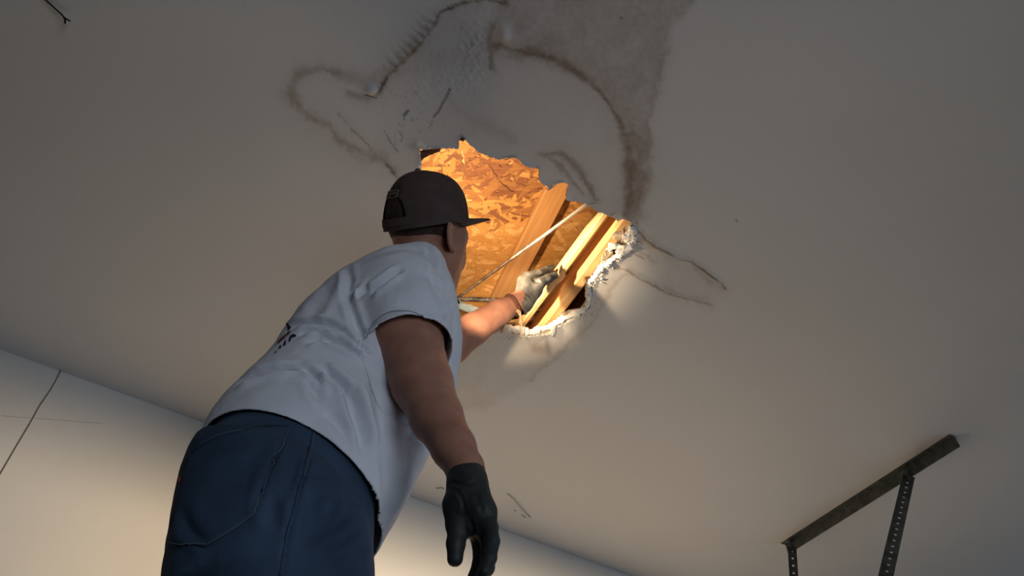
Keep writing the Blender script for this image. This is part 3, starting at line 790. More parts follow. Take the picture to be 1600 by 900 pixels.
# rods and pipe
def rod(name, pts, rad, mt, label, cat):
    v, f = tube(pts, rad, 12); c = np.mean(pts, 0)
    o = mesh_obj(name, np.array(v) - c, f, mt); o.location = V(c); return tag(o, label, cat)
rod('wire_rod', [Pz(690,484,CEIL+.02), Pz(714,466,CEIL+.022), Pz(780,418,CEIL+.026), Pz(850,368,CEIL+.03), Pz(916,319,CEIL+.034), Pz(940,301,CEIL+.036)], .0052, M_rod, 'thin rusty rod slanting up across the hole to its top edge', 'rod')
rod('speckled_pipe', [Pz(680,465,CEIL+.080), Pz(714,467,CEIL+.080), Pz(750,468,CEIL+.080), Pz(800,470,CEIL+.080), Pz(830,471,CEIL+.080)], .0078, M_pipe, 'dark speckled metal pipe running level to behind the cord on the wrist', 'pipe')
rod('pale_conduit', [Pz(680,464,CEIL+.05), Pz(709,474,CEIL+.05), Pz(745,486,CEIL+.05), Pz(790,501,CEIL+.05)], .0130, M_teal, 'pale blue grey conduit above the forearm, beside the shirt sleeve', 'conduit')

# ------------------------------------------------------------------ the man (all shapes in camera-frame metres, then to world)
ROOT_C = C(430, 800, 1.15); man_loc = c2w(ROOT_C)
# feet straight below the hips
FOOT_Z = man_loc[2] - 0.95
man = empty('person', (man_loc[0], man_loc[1], FOOT_Z), 'man in brown cap, white t-shirt and dark jeans reaching up into the ceiling hole', 'person')
def add(name, v, q, mt, parent=man, smooth=True):
    q = [tuple(f)[::-1] for f in q]                         # the camera frame is left-handed: turn the faces round
    o = mesh_obj(name, c2w(v), q, mt, None, smooth)
    if parent is man: under(o, man)
    else: o.parent = parent; o.matrix_parent_inverse = Matrix.Translation(man.location).inverted() if parent.parent is None else Matrix.Identity(4)
    return o
def sub(name, vw, f, mt, parent, smooth=True):           # sub-part given in world coordinates
    o = mesh_obj(name, vw, f, mt, None, smooth)
    o.parent = parent
    base = Matrix.Translation(man.location)
    o.matrix_parent_inverse = Matrix.Identity(4)
    return o
# torso sections: back pixel, front pixel, depth, radius across
SEC = [((285,742),(560,915),1.165,.150),((312,690),(586,868),1.21,.155),((345,622),(626,800),1.28,.155),((398,572),(655,740),1.345,.152),((436,533),(677,697),1.40,.150),((462,488),(700,640),1.465,.148),((520,430),(712,562),1.53,.135),((588,392),(700,484),1.60,.095),((636,388),(690,430),1.64,.055)]
cen = np.array([C((b[0]+f[0])/2, (b[1]+f[1])/2, d) for b, f, d, rv in SEC])
hw = np.array([math.hypot(f[0]-b[0], f[1]-b[1]) / 2 / FPX * d for b, f, d, rv in SEC])
rv = np.array([s[3] for s in SEC])
AX = cen[6] - cen[1]; AX /= np.linalg.norm(AX)
im = np.array([SEC[3][1][0]-SEC[3][0][0], -(SEC[3][1][1]-SEC[3][0][1]), 0.0]); UA = im - AX * (im @ AX); UA /= np.linalg.norm(UA)
VA = np.cross(AX, UA)
if VA[2] > 0: VA = -VA                                    # towards the camera
T0 = (cen - cen[0]) @ AX
def ip(t, y):
    return np.interp(t, T0, y)
tt = np.linspace(T0[0], T0[-1], 200)
def sm(y):
    z = np.interp(tt, T0, y); k = np.ones(21) / 21
    return np.convolve(np.pad(z, 10, mode='edge'), k, 'valid')
_cu = sm((cen - cen[0]) @ UA); _cv = sm((cen - cen[0]) @ VA); _hw = sm(hw); _rv = sm(rv)
def torso(P, off=0.0, caps=True):
    q = P - cen[0]; t = q @ AX
    cu, cv, a_, b_ = [np.interp(t, tt, y) for y in (_cu, _cv, _hw, _rv)]
    u = q @ UA - cu; v = q @ VA - cv
    a_ = a_ - off; b_ = b_ - off
    e = np.sqrt((u / a_) ** 2 + (v / b_) ** 2)
    d = (e - 1) * np.minimum(a_, b_)
    if caps: d = np.maximum(d, np.maximum(T0[0] - t, t - T0[-1]))
    return d
SHR = C(628, 462, 1.46); SHL = C(655, 500, 1.73)
ARM_R = [(SHR, .072), (C(637,536,1.36), .0640), (C(660,600,1.265), .0515), (C(682,652,1.185), .0415), (C(709,700,1.115), .0325), (C(727,733,1.075), .0265), (C(731,752,1.06), .025)]
ARM_L = [(SHL, .062), (C(682,534,1.88), .050), (C(706,541,1.96), .0470), (C(740,514,2.02), .0440), (C(780,488,2.095), .0365), (C(807,473,2.14), .0275), (C(814,466,2.15), .026)]
# head frame
HC = C(667, 345, 1.72)
hf = np.array([.67, .06, .74]); hu = np.array([-.13, 1, -.10]); hf /= np.linalg.norm(hf); hu -= hf * (hu @ hf); hu /= np.linalg.norm(hu)
hl = np.cross(hu, hf)                                      # the man's right
def H(f, l, u): return HC + hf * f + hl * l + hu * u
HAX = np.array([hf, hl, hu])
def head(P):
    d = ellip(P, H(-.004, 0, .012), (.097, .075, .105), HAX)
    d = smin(d, ellip(P, H(.040, 0, -.060), (.052, .056, .070), HAX), .03)
    d = smin(d, ellip(P, H(.066, 0, -.105), (.030, .030, .022), HAX), .03)       # chin
    d = smin(d, ellip(P, H(.045, .045, -.040), (.035, .022, .024), HAX), .02)     # cheekbones
    d = smin(d, ellip(P, H(.045, -.045, -.040), (.035, .022, .024), HAX), .02)
    d = smin(d, ellip(P, H(.080, 0, .000), (.016, .052, .012), HAX), .016)        # brow
    d = smin(d, cone(P, H(.088, 0, -.005), H(.110, 0, -.043), .009, .013), .010)  # nose
    d = smin(d, ellip(P, H(.098, .012, -.048), (.011, .009, .008), HAX), .006)
    d = smin(d, ellip(P, H(.098, -.012, -.048), (.011, .009, .008), HAX), .006)
    d = smin(d, ellip(P, H(.088, 0, -.073), (.012, .024, .007), HAX), .008)       # lips
    d = smin(d, ellip(P, H(.086, 0, -.084), (.012, .020, .007), HAX), .006)
    for s in (1, -1):
        d = -smin(-d, ellip(P, H(.094, s * .031, -.016), (.018, .018, .011), HAX), .012)  # eye sockets
        ea = np.array([hf * .86 - hl * s * .50, hl * s * .86 + hf * .50, hu + hf * -.12]); ea = ea / np.linalg.norm(ea, axis=1, keepdims=True)
        ec = H(-.006, s * .083, -.041)
        ear = ellip(P, ec, (.0215, .0075, .034), ea)
        ear = -smin(-ear, ellip(P, ec + ea[1] * .0075 + ea[0] * .003, (.0135, .0075, .023), ea), .004)
        ear = smin(ear, ellip(P, ec - ea[2] * .027 + ea[0] * .008, (.010, .006, .010), ea), .006)
        d = smin(d, ear, .0035)
    return d
NECK = [(H(-.022, 0, -.050), .060), (H(-.020, 0, -.105), .058), (C(645,442,1.60), .064)]
FW = np.array([.86, .50, 0]) / np.hypot(.86, .50)          # facing direction of the hips, in world
def wdir(v): return np.array([np.dot(v, RX), np.dot(v, UY), np.dot(v, FZ)])
HIPR = wdir(np.array([FW[1], -FW[0], 0])); DOWN = wdir(np.array([0, 0, -1.0])); FWC = wdir(FW)
JS = [((345,655),(566,715),1.255,.118),((312,694),(572,742),1.22,.136),((298,738),(580,760),1.175,.158),((285,795),(581,825),1.125,.158),((272,880),(581,905),1.065,.156),((264,940),(583,985),1.01,.150)]
jc = np.array([C((a[0]+b[0])/2, (a[1]+b[1])/2, d) for a, b, d, rr in JS]); jw = np.array([math.hypot(b[0]-a[0], b[1]-a[1])/2/FPX*d for a, b, d, rr in JS]); jr = np.array([s[3] for s in JS])
JA = jc[5] - jc[0]; JA /= np.linalg.norm(JA)
ju = np.array([1.0, -.12, 0]); ju -= JA * (ju @ JA); ju /= np.linalg.norm(ju); jv = np.cross(JA, ju)
if jv[2] > 0: jv = -jv
JT = (jc - jc[0]) @ JA
jt = np.linspace(JT[0], JT[-1], 120)
def smj(y):
    z = np.interp(jt, JT, y); k = np.ones(17) / 17
    return np.convolve(np.pad(z, 8, mode='edge'), k, 'valid')
_jcu, _jcv, _jw, _jr = smj((jc - jc[0]) @ ju), smj((jc - jc[0]) @ jv), smj(jw), smj(jr)
CROT = jc[4] + DOWN * .05
LEG = {}
for s in (1, -1):
    hip = jc[4] + HIPR * s * .080
    kn = CROT + HIPR * s * .105 + DOWN * .36 + FWC * .03
    an = CROT + HIPR * s * .105 + DOWN * .72 - FWC * .01
    LEG[s] = (hip, kn, an)
def pelvis(P, off=0.0):
    q = P - jc[0]; t = q @ JA
    cu, cv, a_, b_ = [np.interp(t, jt, y) for y in (_jcu, _jcv, _jw, _jr)]
    u = q @ ju - cu; v = q @ jv - cv
    a_ = a_ - off; b_ = b_ - off
    # rounded box section
    n_ = 2.3
    e = (np.abs(u / a_) ** n_ + np.abs(v / b_) ** n_) ** (1 / n_)
    d = (e - 1) * np.minimum(a_, b_)
    return np.maximum(d, np.maximum(JT[0] - t, t - JT[-1] ))
def legs(P, off=0.0):
    d = None
    for s in (1, -1):
        hip, kn, an = LEG[s]
        e = smin(cone(P, hip, kn, .100 - off, .078 - off), cone(P, kn, an, .078 - off, .062 - off), .02)
        d = e if d is None else np.minimum(d, e)
    return d
def body(P):
    d = np.maximum(torso(P, .030), .07 - (P - cen[0]) @ AX)
    d = smin(d, chain(P, NECK, .02), .03)
    d = smin(d, cone(P, H(.034, .012, -.085), C(680, 462, 1.625), .050, .042), .02)      # throat
    d = smin(d, cone(P, SHR, SHL, .060, .058), .03)
    d = smin(d, chain(P, ARM_R, .012), .02); d = smin(d, chain(P, ARM_L, .012), .02)
    d = smin(d, pelvis(P, .062), .03)
    d = smin(d, legs(P, .030), .03)
    d = smin(d, head(P), .018)
    return d
def bounds(pts, pad): 
    p = np.array(pts); return p.min(0) - pad, p.max(0) + pad
# body: one continuous surface from head to ankles
allp = list(cen) + [p for p, _ in ARM_R] + [p for p, _ in ARM_L] + [H(0, 0, .12), H(.13, 0, 0)] + [LEG[s][2] for s in (1, -1)] + list(jc)
lo, hi = bounds(allp, .14)
fl_, fh_ = bounds([H(-.10, -.095, -.12), H(.12, .095, .06), H(-.10, .095, .06), H(.12, -.095, -.12), H(.10, .09, -.12), H(.10, -.09, .06)], .01)
v, q = nets(body, lo, hi, .0076, (fl_, fh_, .0031))
v = relax(v, q, 1, .3)
bodyo = add('body', v, q, M_skin)
# finer head is part of the same surface: refine only by smooth shading; eyes and lips are small children
for s in (1, -1):
    bm = bmesh.new(); bmesh.ops.create_uvsphere(bm, u_segments=16, v_segments=12, radius=.0115)
    e = bm_obj('eye', bm, M_eye, None, True); e.location = V(c2w(H(.082, s * .031, -.016))); under(e, man)
    bm = bmesh.new(); bmesh.ops.create_uvsphere(bm, u_segments=12, v_segments=8, radius=.0058)
    p_ = bm_obj('iris', bm, M_iris, None, True); p_.parent = e; p_.location = V(c2w(H(.0905, s * .031, -.015))) - e.location

# cropped hair: a thin shell over the skull below the cap
def hair_f(P):
    d = head(P) - .0025
    qf = (P - HC) @ hf; ql = np.abs((P - HC) @ hl); qu = (P - HC) @ hu
    lim = qf - (.012 + .10 * (qu))                         # hairline in front of the ear
    return np.maximum(np.maximum(d, lim), -.058 - qu - .25 * qf)
lo, hi = bounds([H(-.12, -.1, -.1), H(.08, .1, .09), H(-.12, .1, .09), H(.08, -.1, -.1)], .03)
v, q = nets(lambda P: np.maximum(hair_f(P), np.maximum((P - HC) @ hu - .085, np.abs((P - HC) @ hl) - .073)), lo, hi, .004)
add('hair', v, q, M_hair)

def bvh(v, q): return BVHTree.FromPolygons([tuple(p) for p in v], [tuple(int(i) for i in f) for f in q])
def hit(tree, px, py, off=.0):
    d = C(px, py, 1.0); d /= np.linalg.norm(d)
    loc, nr, i, ds = tree.ray_cast(Vector((0, 0, 0)), Vector(d))
    if loc is None: return None
    nr = np.array(nr)
    if nr @ d > 0: nr = -nr
    return np.array(loc) + nr * off
# ---- t-shirt
SLEEVE_R = [(SHR + np.array([-.005, 0, .02]), .086), (C(632,505,1.405), .086), (C(640,560,1.325), .078), (C(650,590,1.28), .074)]
SLEEVE_L = [(SHL, .078), (C(662,513,1.78), .070), (C(672,527,1.83), .058), (C(682,534,1.875), .054)]
def shirt_f(P):
    d = torso(P)
    d = smin(d, cone(P, SHR, SHL, .076, .076), .035)
    d = smin(d, chain(P, SLEEVE_R, .02), .016)
    d = smin(d, chain(P, SLEEVE_L, .02), .02)
    d = smin(d, cone(P, C(642,448,1.61), C(640,432,1.635), .064, .060), .03)
    return d
lo, hi = bounds(list(cen) + [C(560,400,1.3), C(720,600,1.98), C(300,760,1.0)], .12)
v, q = nets(shirt_f, lo, hi, .0048)
v = relax(v, q, 1, .5)
# openings: hem, both cuffs, neck
BS0 = bvh(v, q)
p1, p2, p3 = C(312,690,1.21), C(586,868,1.21), hit(BS0, 468, 659)
hn = np.cross(p2 - p1, p3 - p1); hn /= np.linalg.norm(hn)
if hn @ AX > 0: hn = -hn
v, q, u_ = cut(v, q, (v - p1) @ hn, hn)
an_ = SLEEVE_R[2][0] - SLEEVE_R[1][0]; an_ /= np.linalg.norm(an_)
cuff_c = C(638, 548, 1.345)
near = chain(v, SLEEVE_R, .02) < torso(v) + .010
v, q, u_ = cut(v, q, (v - cuff_c) @ an_, an_, near, .011)
al_ = SLEEVE_L[3][0] - SLEEVE_L[2][0]; al_ /= np.linalg.norm(al_)
nearl = chain(v, SLEEVE_L, .02) < torso(v)
v, q, u_ = cut(v, q, (v - SLEEVE_L[2][0]) @ al_ - .02, al_, nearl)
nk = C(640,432,1.635) - C(642,448,1.61); nk /= np.linalg.norm(nk)
v, q, u_ = cut(v, q, (v - C(639,424,1.645)) @ nk, nk, np.linalg.norm(v - C(639,424,1.645), axis=1) < .16)
STR = [([(574,460),(588,449),(601,440),(614,430),(627,419)], 4.5, .008),
 ([(556,470),(566,458),(578,446)], 5, .003), ([(546,465),(552,455),(562,447)], 4, .004), ([(541,405),(544,440),(546,470),(556,505),(566,530),(574,545)], 7, .006),
 ([(665,388),(675,405),(682,420)], 5, .005), ([(671,428),(682,450),(692,472),(700,495)], 4, .005), ([(686,415),(694,440),(703,462)], 4, .004), ([(697,440),(706,455),(712,470)], 3.5, .004), ([(694,500),(700,480),(706,470)], 4, .004),
 ([(448,514),(466,508),(485,505),(502,505),(519,509),(545,523)], 5, .006), ([(463,524),(480,519),(502,516),(518,518),(534,528)], 4, .006), ([(528,520),(545,528),(560,540),(580,552)], 4, .007), ([(500,529),(524,535),(550,548),(575,560)], 5, .006), ([(478,535),(490,532),(502,527)], 4, .003),
 ([(360,603),(375,594),(392,587),(412,581),(430,578),(450,576),(470,575)], 5, .007), ([(470,575),(485,582),(495,592),(503,606)], 5, .005), ([(502,577),(520,588),(535,600),(545,615)], 6, .008), ([(535,598),(548,620),(556,645),(563,670),(568,690),(573,715)], 10, .009),
 ([(480,590),(492,612),(505,628)], 8, .004), ([(500,640),(520,655),(540,680),(553,700)], 9, .004), ([(590,570),(610,600),(630,640)], 9, .004), ([(575,560),(590,600),(600,650),(605,700)], 14, .006), ([(600,700),(607,750),(603,800),(590,840)], 12, .006), ([(640,676),(655,686),(668,694)], 5, .006), ([(630,720),(622,770),(605,820)], 8, .004),
 ([(520,440),(500,470),(480,500)], 10, .003), ([(560,420),(548,450),(530,480)], 9, .003), ([(620,470),(650,480),(680,500)], 12, .003)]
v = smooth_rim(v, q, 25)
# the side of the shirt inside the sleeve
vp, qp = nets(lambda P: torso(P, .002), *bounds([p for p, _ in SLEEVE_R], .12), .0048)
kp = (chain(vp, SLEEVE_R, .02) < .024)[qp].all(1)
qp = qp[kp]; up = np.zeros(len(vp), bool); up[qp] = True; npx = np.cumsum(up) - 1
q = np.concatenate([q, npx[qp] + len(v)]); v = np.concatenate([v, vp[up]])
v = wrinkle(v, q, [(p_, w_ * .9, d_ * (1.9 if w_ < 7 else 1.5)) for p_, w_, d_ in STR], .05)
n_ = normals(v, q)
v = v + n_ * (0.0032 * fbm(v * 14, 3, 91) + 0.0012 * fbm(v * 45, 2, 92))[:, None]
shirt = add('t_shirt', v, q, M_shirt)
so = shirt.modifiers.new('cloth thickness', 'SOLIDIFY'); so.thickness = .0028; so.offset = -1
shirt_v, shirt_q = v, q
BS = bvh(v, q)
def surf_line(tree, pix, off, n=8):
    out = []
    for p in smooth_line(pix, n):
        hpt = hit(tree, p[0], p[1], off)
        if hpt is not None and (not out or np.linalg.norm(hpt - out[-1]) < .05): out.append(hpt)
    return out
def child_tube(name, tree, pix, rad, mt, parent, off=.0008, n=8):
    pts = surf_line(tree, pix, off, n)
    if len(pts) < 2: return None
    v, f = tube(pts, rad, 6)
    return sub(name, c2w(np.array(v)) - np.array(parent_base), f, mt, parent)
parent_base = (0, 0, 0)
# parts of parts are placed in the frame of their part, which sits at the world origin through its parent inverse
# hem, cuff and armhole stitching
def rim_ring(c, nrm, vs_, sel, off):                        # the ordered rim of an opening
    pass
child_tube('cuff_seam', BS, [(573,528),(577,516),(590,499),(606,489),(624,486),(645,488),(664,497),(680,508),(694,520)], .0011, M_thread_w, shirt, .0004)
child_tube('hem_seam', BS, [(318,676),(345,662),(380,651),(420,644),(460,644),(492,649),(516,658),(545,684),(566,716),(576,745)], .0009, M_thread_w, shirt, .0003)
# print on the back
def decal(name, tree, pix, mt, parent, off=.0009, dx=0, dy=0):
    P = densify(pix, 1.0, 0.0)
    c = np.mean(P, 0)
    pts = [hit(tree, x + dx, y + dy, off) for x, y in P]
    pc = hit(tree, c[0] + dx, c[1] + dy, off)
    ok = [p for p in pts if p is not None]
    if pc is None or len(ok) < 3: return
    d0 = np.median([p[2] for p in ok]); ok = [p for p in ok if abs(p[2] - d0) < .04]
    vs = ok + [pc]; n = len(ok)
    sub(name, c2w(np.array(vs)), [(i, (i+1) % n, n) for i in range(n)], mt, parent, False)
def cr(pts): return [(420 + x / 10, 480 + y / 10) for x, y in pts]
decal('navy_emblem', BS, cr([(300,170),(275,205),(285,240),(305,270)]), M_navy, shirt)
decal('navy_emblem', BS, cr([(250,205),(275,200),(305,265),(355,320),(330,350),(300,370),(290,300),(268,252)]), M_navy, shirt)
for pts in ([(135,590),(150,530),(170,500),(185,545),(160,565)], [(185,540),(180,495),(195,480),(230,510),(205,530)], [(222,510),(210,465),(228,450),(258,480),(245,500)], [(255,480),(248,440),(262,425),(285,440),(270,465)], [(285,440),(280,412),(330,370),(340,372),(318,430),(300,440)]):
    decal('red_letter', BS, cr(pts), M_red, shirt)
for pts in ([(80,735),(110,690),(122,680),(120,710)], [(148,685),(160,630),(180,600),(200,600),(192,650),(172,640)], [(225,612),(240,550),(270,505),(272,540),(265,590),(240,610)], [(310,545),(320,490),(350,440),(385,422),(420,430),(435,455),(410,470),(370,462),(350,480),(345,520),(325,545)]):
    decal('navy_letter', BS, cr(pts), M_navy, shirt)

# ---- jeans
def jeans_f(P):
    return smin(pelvis(P), legs(P), .03)
lo, hi = bounds(list(jc) + [LEG[s][2] for s in (1, -1)] + [LEG[s][1] for s in (1, -1)], .13)
v, q = nets(jeans_f, lo, hi, .0058)
v = relax(v, q, 2, .5)
v, q, u_ = cut(v, q, -((v - p1) @ hn) - .03, -hn)
for s in (1, -1):
    m_ = cone(v, LEG[s][1], LEG[s][2], .09, .075) < .02
    v, q, u_ = cut(v, q, (v - LEG[s][2]) @ DOWN + .0, DOWN, m_)
v = smooth_rim(v, q)
JSTR = [([(452,667),(439,698),(419,738),(408,773),(399,806)], 4, .0035), ([(491,660),(480,718),(465,776),(448,842),(438,900)], 4, .003), ([(470,690),(458,740),(450,790)], 12, .004), ([(440,740),(425,790),(432,830)], 12, .003), ([(560,760),(540,800),(500,830)], 14, .004), ([(575,830),(540,860),(500,880)], 12, .003), ([(300,720),(340,700),(400,690)], 10, .003), ([(285,790),(300,830),(330,850)], 10, .003), ([(470,760),(490,800),(480,860)], 14, .003)]
v = wrinkle(v, q, [(p_, w_, d_ * 1.9) for p_, w_, d_ in JSTR], .05)
v = v + normals(v, q) * (0.0035 * fbm(v * 12, 3, 95) + .001 * fbm(v * 40, 2, 96))[:, None]
hgt = (v - p1) @ hn                                        # tucked under the shirt: keep inside it above the hem
tc_ = lambda P: torso(P, 0.0, False)
for _ in range(3):
    e_ = tc_(v) - (-.011 + np.clip(hgt, 0, .15) * .42 + np.clip(hgt - .05, 0, .1) * .8); mm = (hgt < .12) & (e_ > 0)
    P_ = v[mm]; g_ = np.stack([(tc_(P_ + d_) - tc_(P_ - d_)) / .004 for d_ in np.eye(3) * .002], 1)
    g_ /= np.linalg.norm(g_, axis=1, keepdims=True) + 1e-9
    v[mm] -= g_ * e_[mm][:, None]
jeans = add('jeans', v, q, M_jean)
so = jeans.modifiers.new('cloth thickness', 'SOLIDIFY'); so.thickness = .003; so.offset = -1
BJ = bvh(v, q)
# back pocket: its own sewn-on panel
POCK = [(452,668),(439,698),(419,738),(408,773),(399,806),(364,831),(324,855),(262,848)]
def panel(name, tree, pix_rows, off, mt, parent):
    grid = [[hit(tree, x, y, off) for x, y in row] for row in pix_rows]
    vs, fs, idx_ = [], [], {}
    for i, row in enumerate(grid):
        for j, p in enumerate(row):
            if p is not None: idx_[i, j] = len(vs); vs.append(p)
    for i in range(len(grid) - 1):
        for j in range(len(grid[0]) - 1):
            k = [(i, j), (i, j+1), (i+1, j+1), (i+1, j)]
            if all(t in idx_ for t in k):
                p = [vs[idx_[t]] for t in k]
                if max(np.linalg.norm(p[a_] - p[b_]) for a_, b_ in ((0, 1), (1, 2), (2, 3), (3, 0))) < .05: fs.append(tuple(idx_[t] for t in k))
    o = sub(name, c2w(np.array(vs)), fs, mt, parent)
    sd = o.modifiers.new('cloth', 'SOLIDIFY'); sd.thickness = .0015; sd.offset = -1
    return o
top = [(452,668),(430,667),(410,668),(385,672),(360,678),(340,684),(322,694),(306,706),(297,716)]
right_ = smooth_line([(452,668),(439,698),(419,738),(408,773),(399,806)], 6)
rows = []
left_ = smooth_line([(296,716),(287,735),(279,770),(271,810),(266,846)], 6)
for i, (l_, r_) in enumerate(zip(left_, right_)):
    t = i / (len(left_) - 1); row = []
    for j in range(22):
        s_ = j / 21; p = l_ + (r_ - l_) * s_
        topy = np.interp(p[0], [297, 306, 322, 340, 360, 385, 410, 430, 452], [716, 706, 694, 684, 678, 672, 668, 667, 668])
        lin0 = 716 + (668 - 716) * s_
        boty = np.interp(s_, [0, .42, .42001, 1], [846, 857, 857, 806]); lin1 = 846 + (806 - 846) * s_
        y = p[1] + (1 - t) * (topy - lin0) + t * (boty - lin1)
        row.append((p[0], y))
    rows.append(row)
panel('back_pocket', BJ, rows, .0022, M_jean, jeans)
BP = BJ
child_tube('pocket_stitching', BJ, [(451,670),(438,699),(418,738),(407,773),(398,805)], .0010, M_stitch, jeans, .0040)
child_tube('pocket_stitching', BJ, [(398,806),(364,830),(324,854)], .0011, M_stitch, jeans, .0040)
child_tube('pocket_stitching', BJ, [(324,854),(295,852),(266,847)], .0011, M_stitch, jeans, .0040)
child_tube('yoke_stitching', BJ, [(412,667),(390,670),(370,673),(341,680),(318,691),(306,700)], .0008, M_stitch, jeans, .0006)
child_tube('side_seam', BJ, [(492,664),(480,718),(465,776),(448,842),(438,900)], .0016, M_jean, jeans, .0010)
child_tube('side_stitching', BJ, [(494,664),(484,712),(476,745)], .0009, M_stitch, jeans, .0012)
# rivet and red tab
rp_ = hit(BJ, 499, 671, .001)
if rp_ is not None:
    rn = hit(BJ, 499, 671, .004) - rp_; rn /= np.linalg.norm(rn)
    parts = []
    a0 = np.cross(rn, [0, 1, 0.2]); a0 /= np.linalg.norm(a0); b0 = np.cross(rn, a0)
    ring = [rp_ + (a0 * math.cos(t) + b0 * math.sin(t)) * .0042 for t in np.linspace(0, 2*math.pi, 17)]
    parts.append(tube(ring, .0010, 6, False)); parts.append(tube([rp_, rp_ + rn * .0018], [.0022, .0016], 10))
    vv, ff = join(parts); sub('pocket_rivet', c2w(np.array(vv)), ff, M_copper, jeans)
tp = hit(BJ, 287, 748, .0015)
if tp is not None:
    vv, ff = board(tp + np.array([-.0015, .003, -.001]), tp + np.array([-.0015, -.007, -.001]), .004, .002, (0, 0, -1)); sub('red_tab', c2w(np.array(vv)), ff, M_redtab, jeans, False)
# boots under the hems
for s in (1, -1):
    a_ = LEG[s][2]
    f_ = lambda P: smin(smin(cone(P, a_ - DOWN * .08, a_ + DOWN * .07, .062, .045), cone(P, a_ + DOWN * .085, a_ + DOWN * .10 + FWC * .17, .040, .034), .03), ellip(P, a_ + DOWN * .10 - FWC * .02, (.05, .05, .04)), .02)
    lo, hi = bounds([a_ - DOWN * .1, a_ + DOWN * .15, a_ + DOWN * .1 + FWC * .2], .09)
    v, q = nets(f_, lo, hi, .008); add('boot', v, q, M_boot); man_boot_z = c2w(v)[:, 2].min() if s == 1 else min(man_boot_z, c2w(v)[:, 2].min())

# small lamp bodies added at his shoulder and collar to carry the added spots
v_, f_ = join([tube([w2c(LAMP - _a * .05), w2c(LAMP - _a * .035), w2c(LAMP - _a * .006), w2c(LAMP - _a * .004)], [.010, .017, .020, .017], 14),
               tube([w2c(LAMP - _a * .035), w2c(LAMP - _a * .035 + np.array([0, 0, -.13]))], .007, 8)])
v3_, f3_ = tube([w2c(LAMP3) + [-.016, -.010, .012], w2c(LAMP3) + [-.011, -.007, .008], w2c(LAMP3) + [-.007, -.004, .005]], [.003, .005, .005], 10)
add('added_shoulder_lamp', np.array(v_), f_, M_shell)
add('added_collar_lamp', np.array(v3_), f3_, M_iron)
# ---- cap
def capP(th, k):                                            # th 0 = front, k 0 rim .. 1 button
    f0, s0 = math.cos(th), math.sin(th)
    ex = 2.7 if f0 > 0 else 2.15
    ex = 2.15 + .75 * (0.5 + 0.5 * f0)
    ang = k * math.pi / 2
    rr = max(math.cos(ang), 0) ** (2 / ex); hh = math.sin(ang) ** (2 / ex)
    base_u = -.013 - .003 * f0 - .015 * max(-f0, 0)
    apex = -.016
    fr = .108 if f0 > 0 else .106
    f = apex * (1 - rr) + rr * fr * f0 + .004 * f0 * math.sin(2 * ang) * (f0 > 0)
    l = rr * .087 * s0
    return H(f - .002, l, base_u + hh * (.113 - base_u))
NT, NK = 96, 22
vs, fs = [], []
for k in range(NK):
    for t in range(NT): vs.append(capP(2 * math.pi * t / NT, k / NK))
vs.append(capP(0, 1.0))
def arch(t, k):                                             # snapback opening at the back
    th = (2 * math.pi * (t + .5) / NT - math.pi) ; kk = (k + .5) / NK
    return kk > .10 and (th / .46) ** 2 + ((kk - .10) / .27) ** 2 < 1
for k in range(NK - 1):
    for t in range(NT):
        if arch(t, k): continue
        t2 = (t + 1) % NT
        fs.append((k*NT+t, k*NT+t2, (k+1)*NT+t2, (k+1)*NT+t))
for t in range(NT): fs.append(((NK-1)*NT+t, (NK-1)*NT+(t+1) % NT, NK*NT))
crown = add('cap', np.array(vs), fs, M_cap)
so = crown.modifiers.new('cloth', 'SOLIDIFY'); so.thickness = .002; so.offset = 0
sb = crown.modifiers.new('round', 'SUBSURF'); sb.levels = 1; sb.render_levels = 1
BC = BVHTree.FromPolygons([tuple(p) for p in vs], fs)
# brim
bv_, bf = [], []
NB, MB_ = 40, 10
for i in range(NB + 1):
    th = math.radians(-72 + 144 * i / NB)
    base = capP(th, 0.0); base_f = (base - HC) @ hf; base_l = (base - HC) @ hl; bu = (base - HC) @ hu
    ext = .090 * max(0, math.cos(math.radians(90) * (abs(th) / math.radians(72)) ** 1.25)) ** .75
    for j in range(MB_ + 1):
        s_ = j / MB_
        f = base_f + ext * s_; l = base_l * (1 - .03 * s_)
        bv_.append(H(f - .004, l, bu + .002 - .06 * (l / .09) ** 2 * .10 + .016 * s_))
for i in range(NB):
    for j in range(MB_): bf.append((i*(MB_+1)+j, (i+1)*(MB_+1)+j, (i+1)*(MB_+1)+j+1, i*(MB_+1)+j+1))
brim = sub('brim', c2w(np.array(bv_)), bf, M_cap, crown)
so = brim.modifiers.new('stiff', 'SOLIDIFY'); so.thickness = .0035; so.offset = 0
bm = bmesh.new(); bmesh.ops.create_uvsphere(bm, u_segments=16, v_segments=8, radius=.0075)
b_ = bm_obj('button', bm, M_cap, None, True); b_.parent = crown; b_.location = V(c2w(capP(0, 1.0) + hu * .001))
b_.scale = (1, 1, .8)
for deg in (0, 60, 120, 180, 240, 300):
    pts = [capP(math.radians(deg), k) + (capP(math.radians(deg), k) - H(0, 0, .03)) * .004 for k in np.linspace(.42 if deg == 180 else .02, .98, 18)]
    vv, ff = tube(pts, .0010, 6); sub('panel_seam', c2w(np.array(vv)), ff, M_cap, crown)
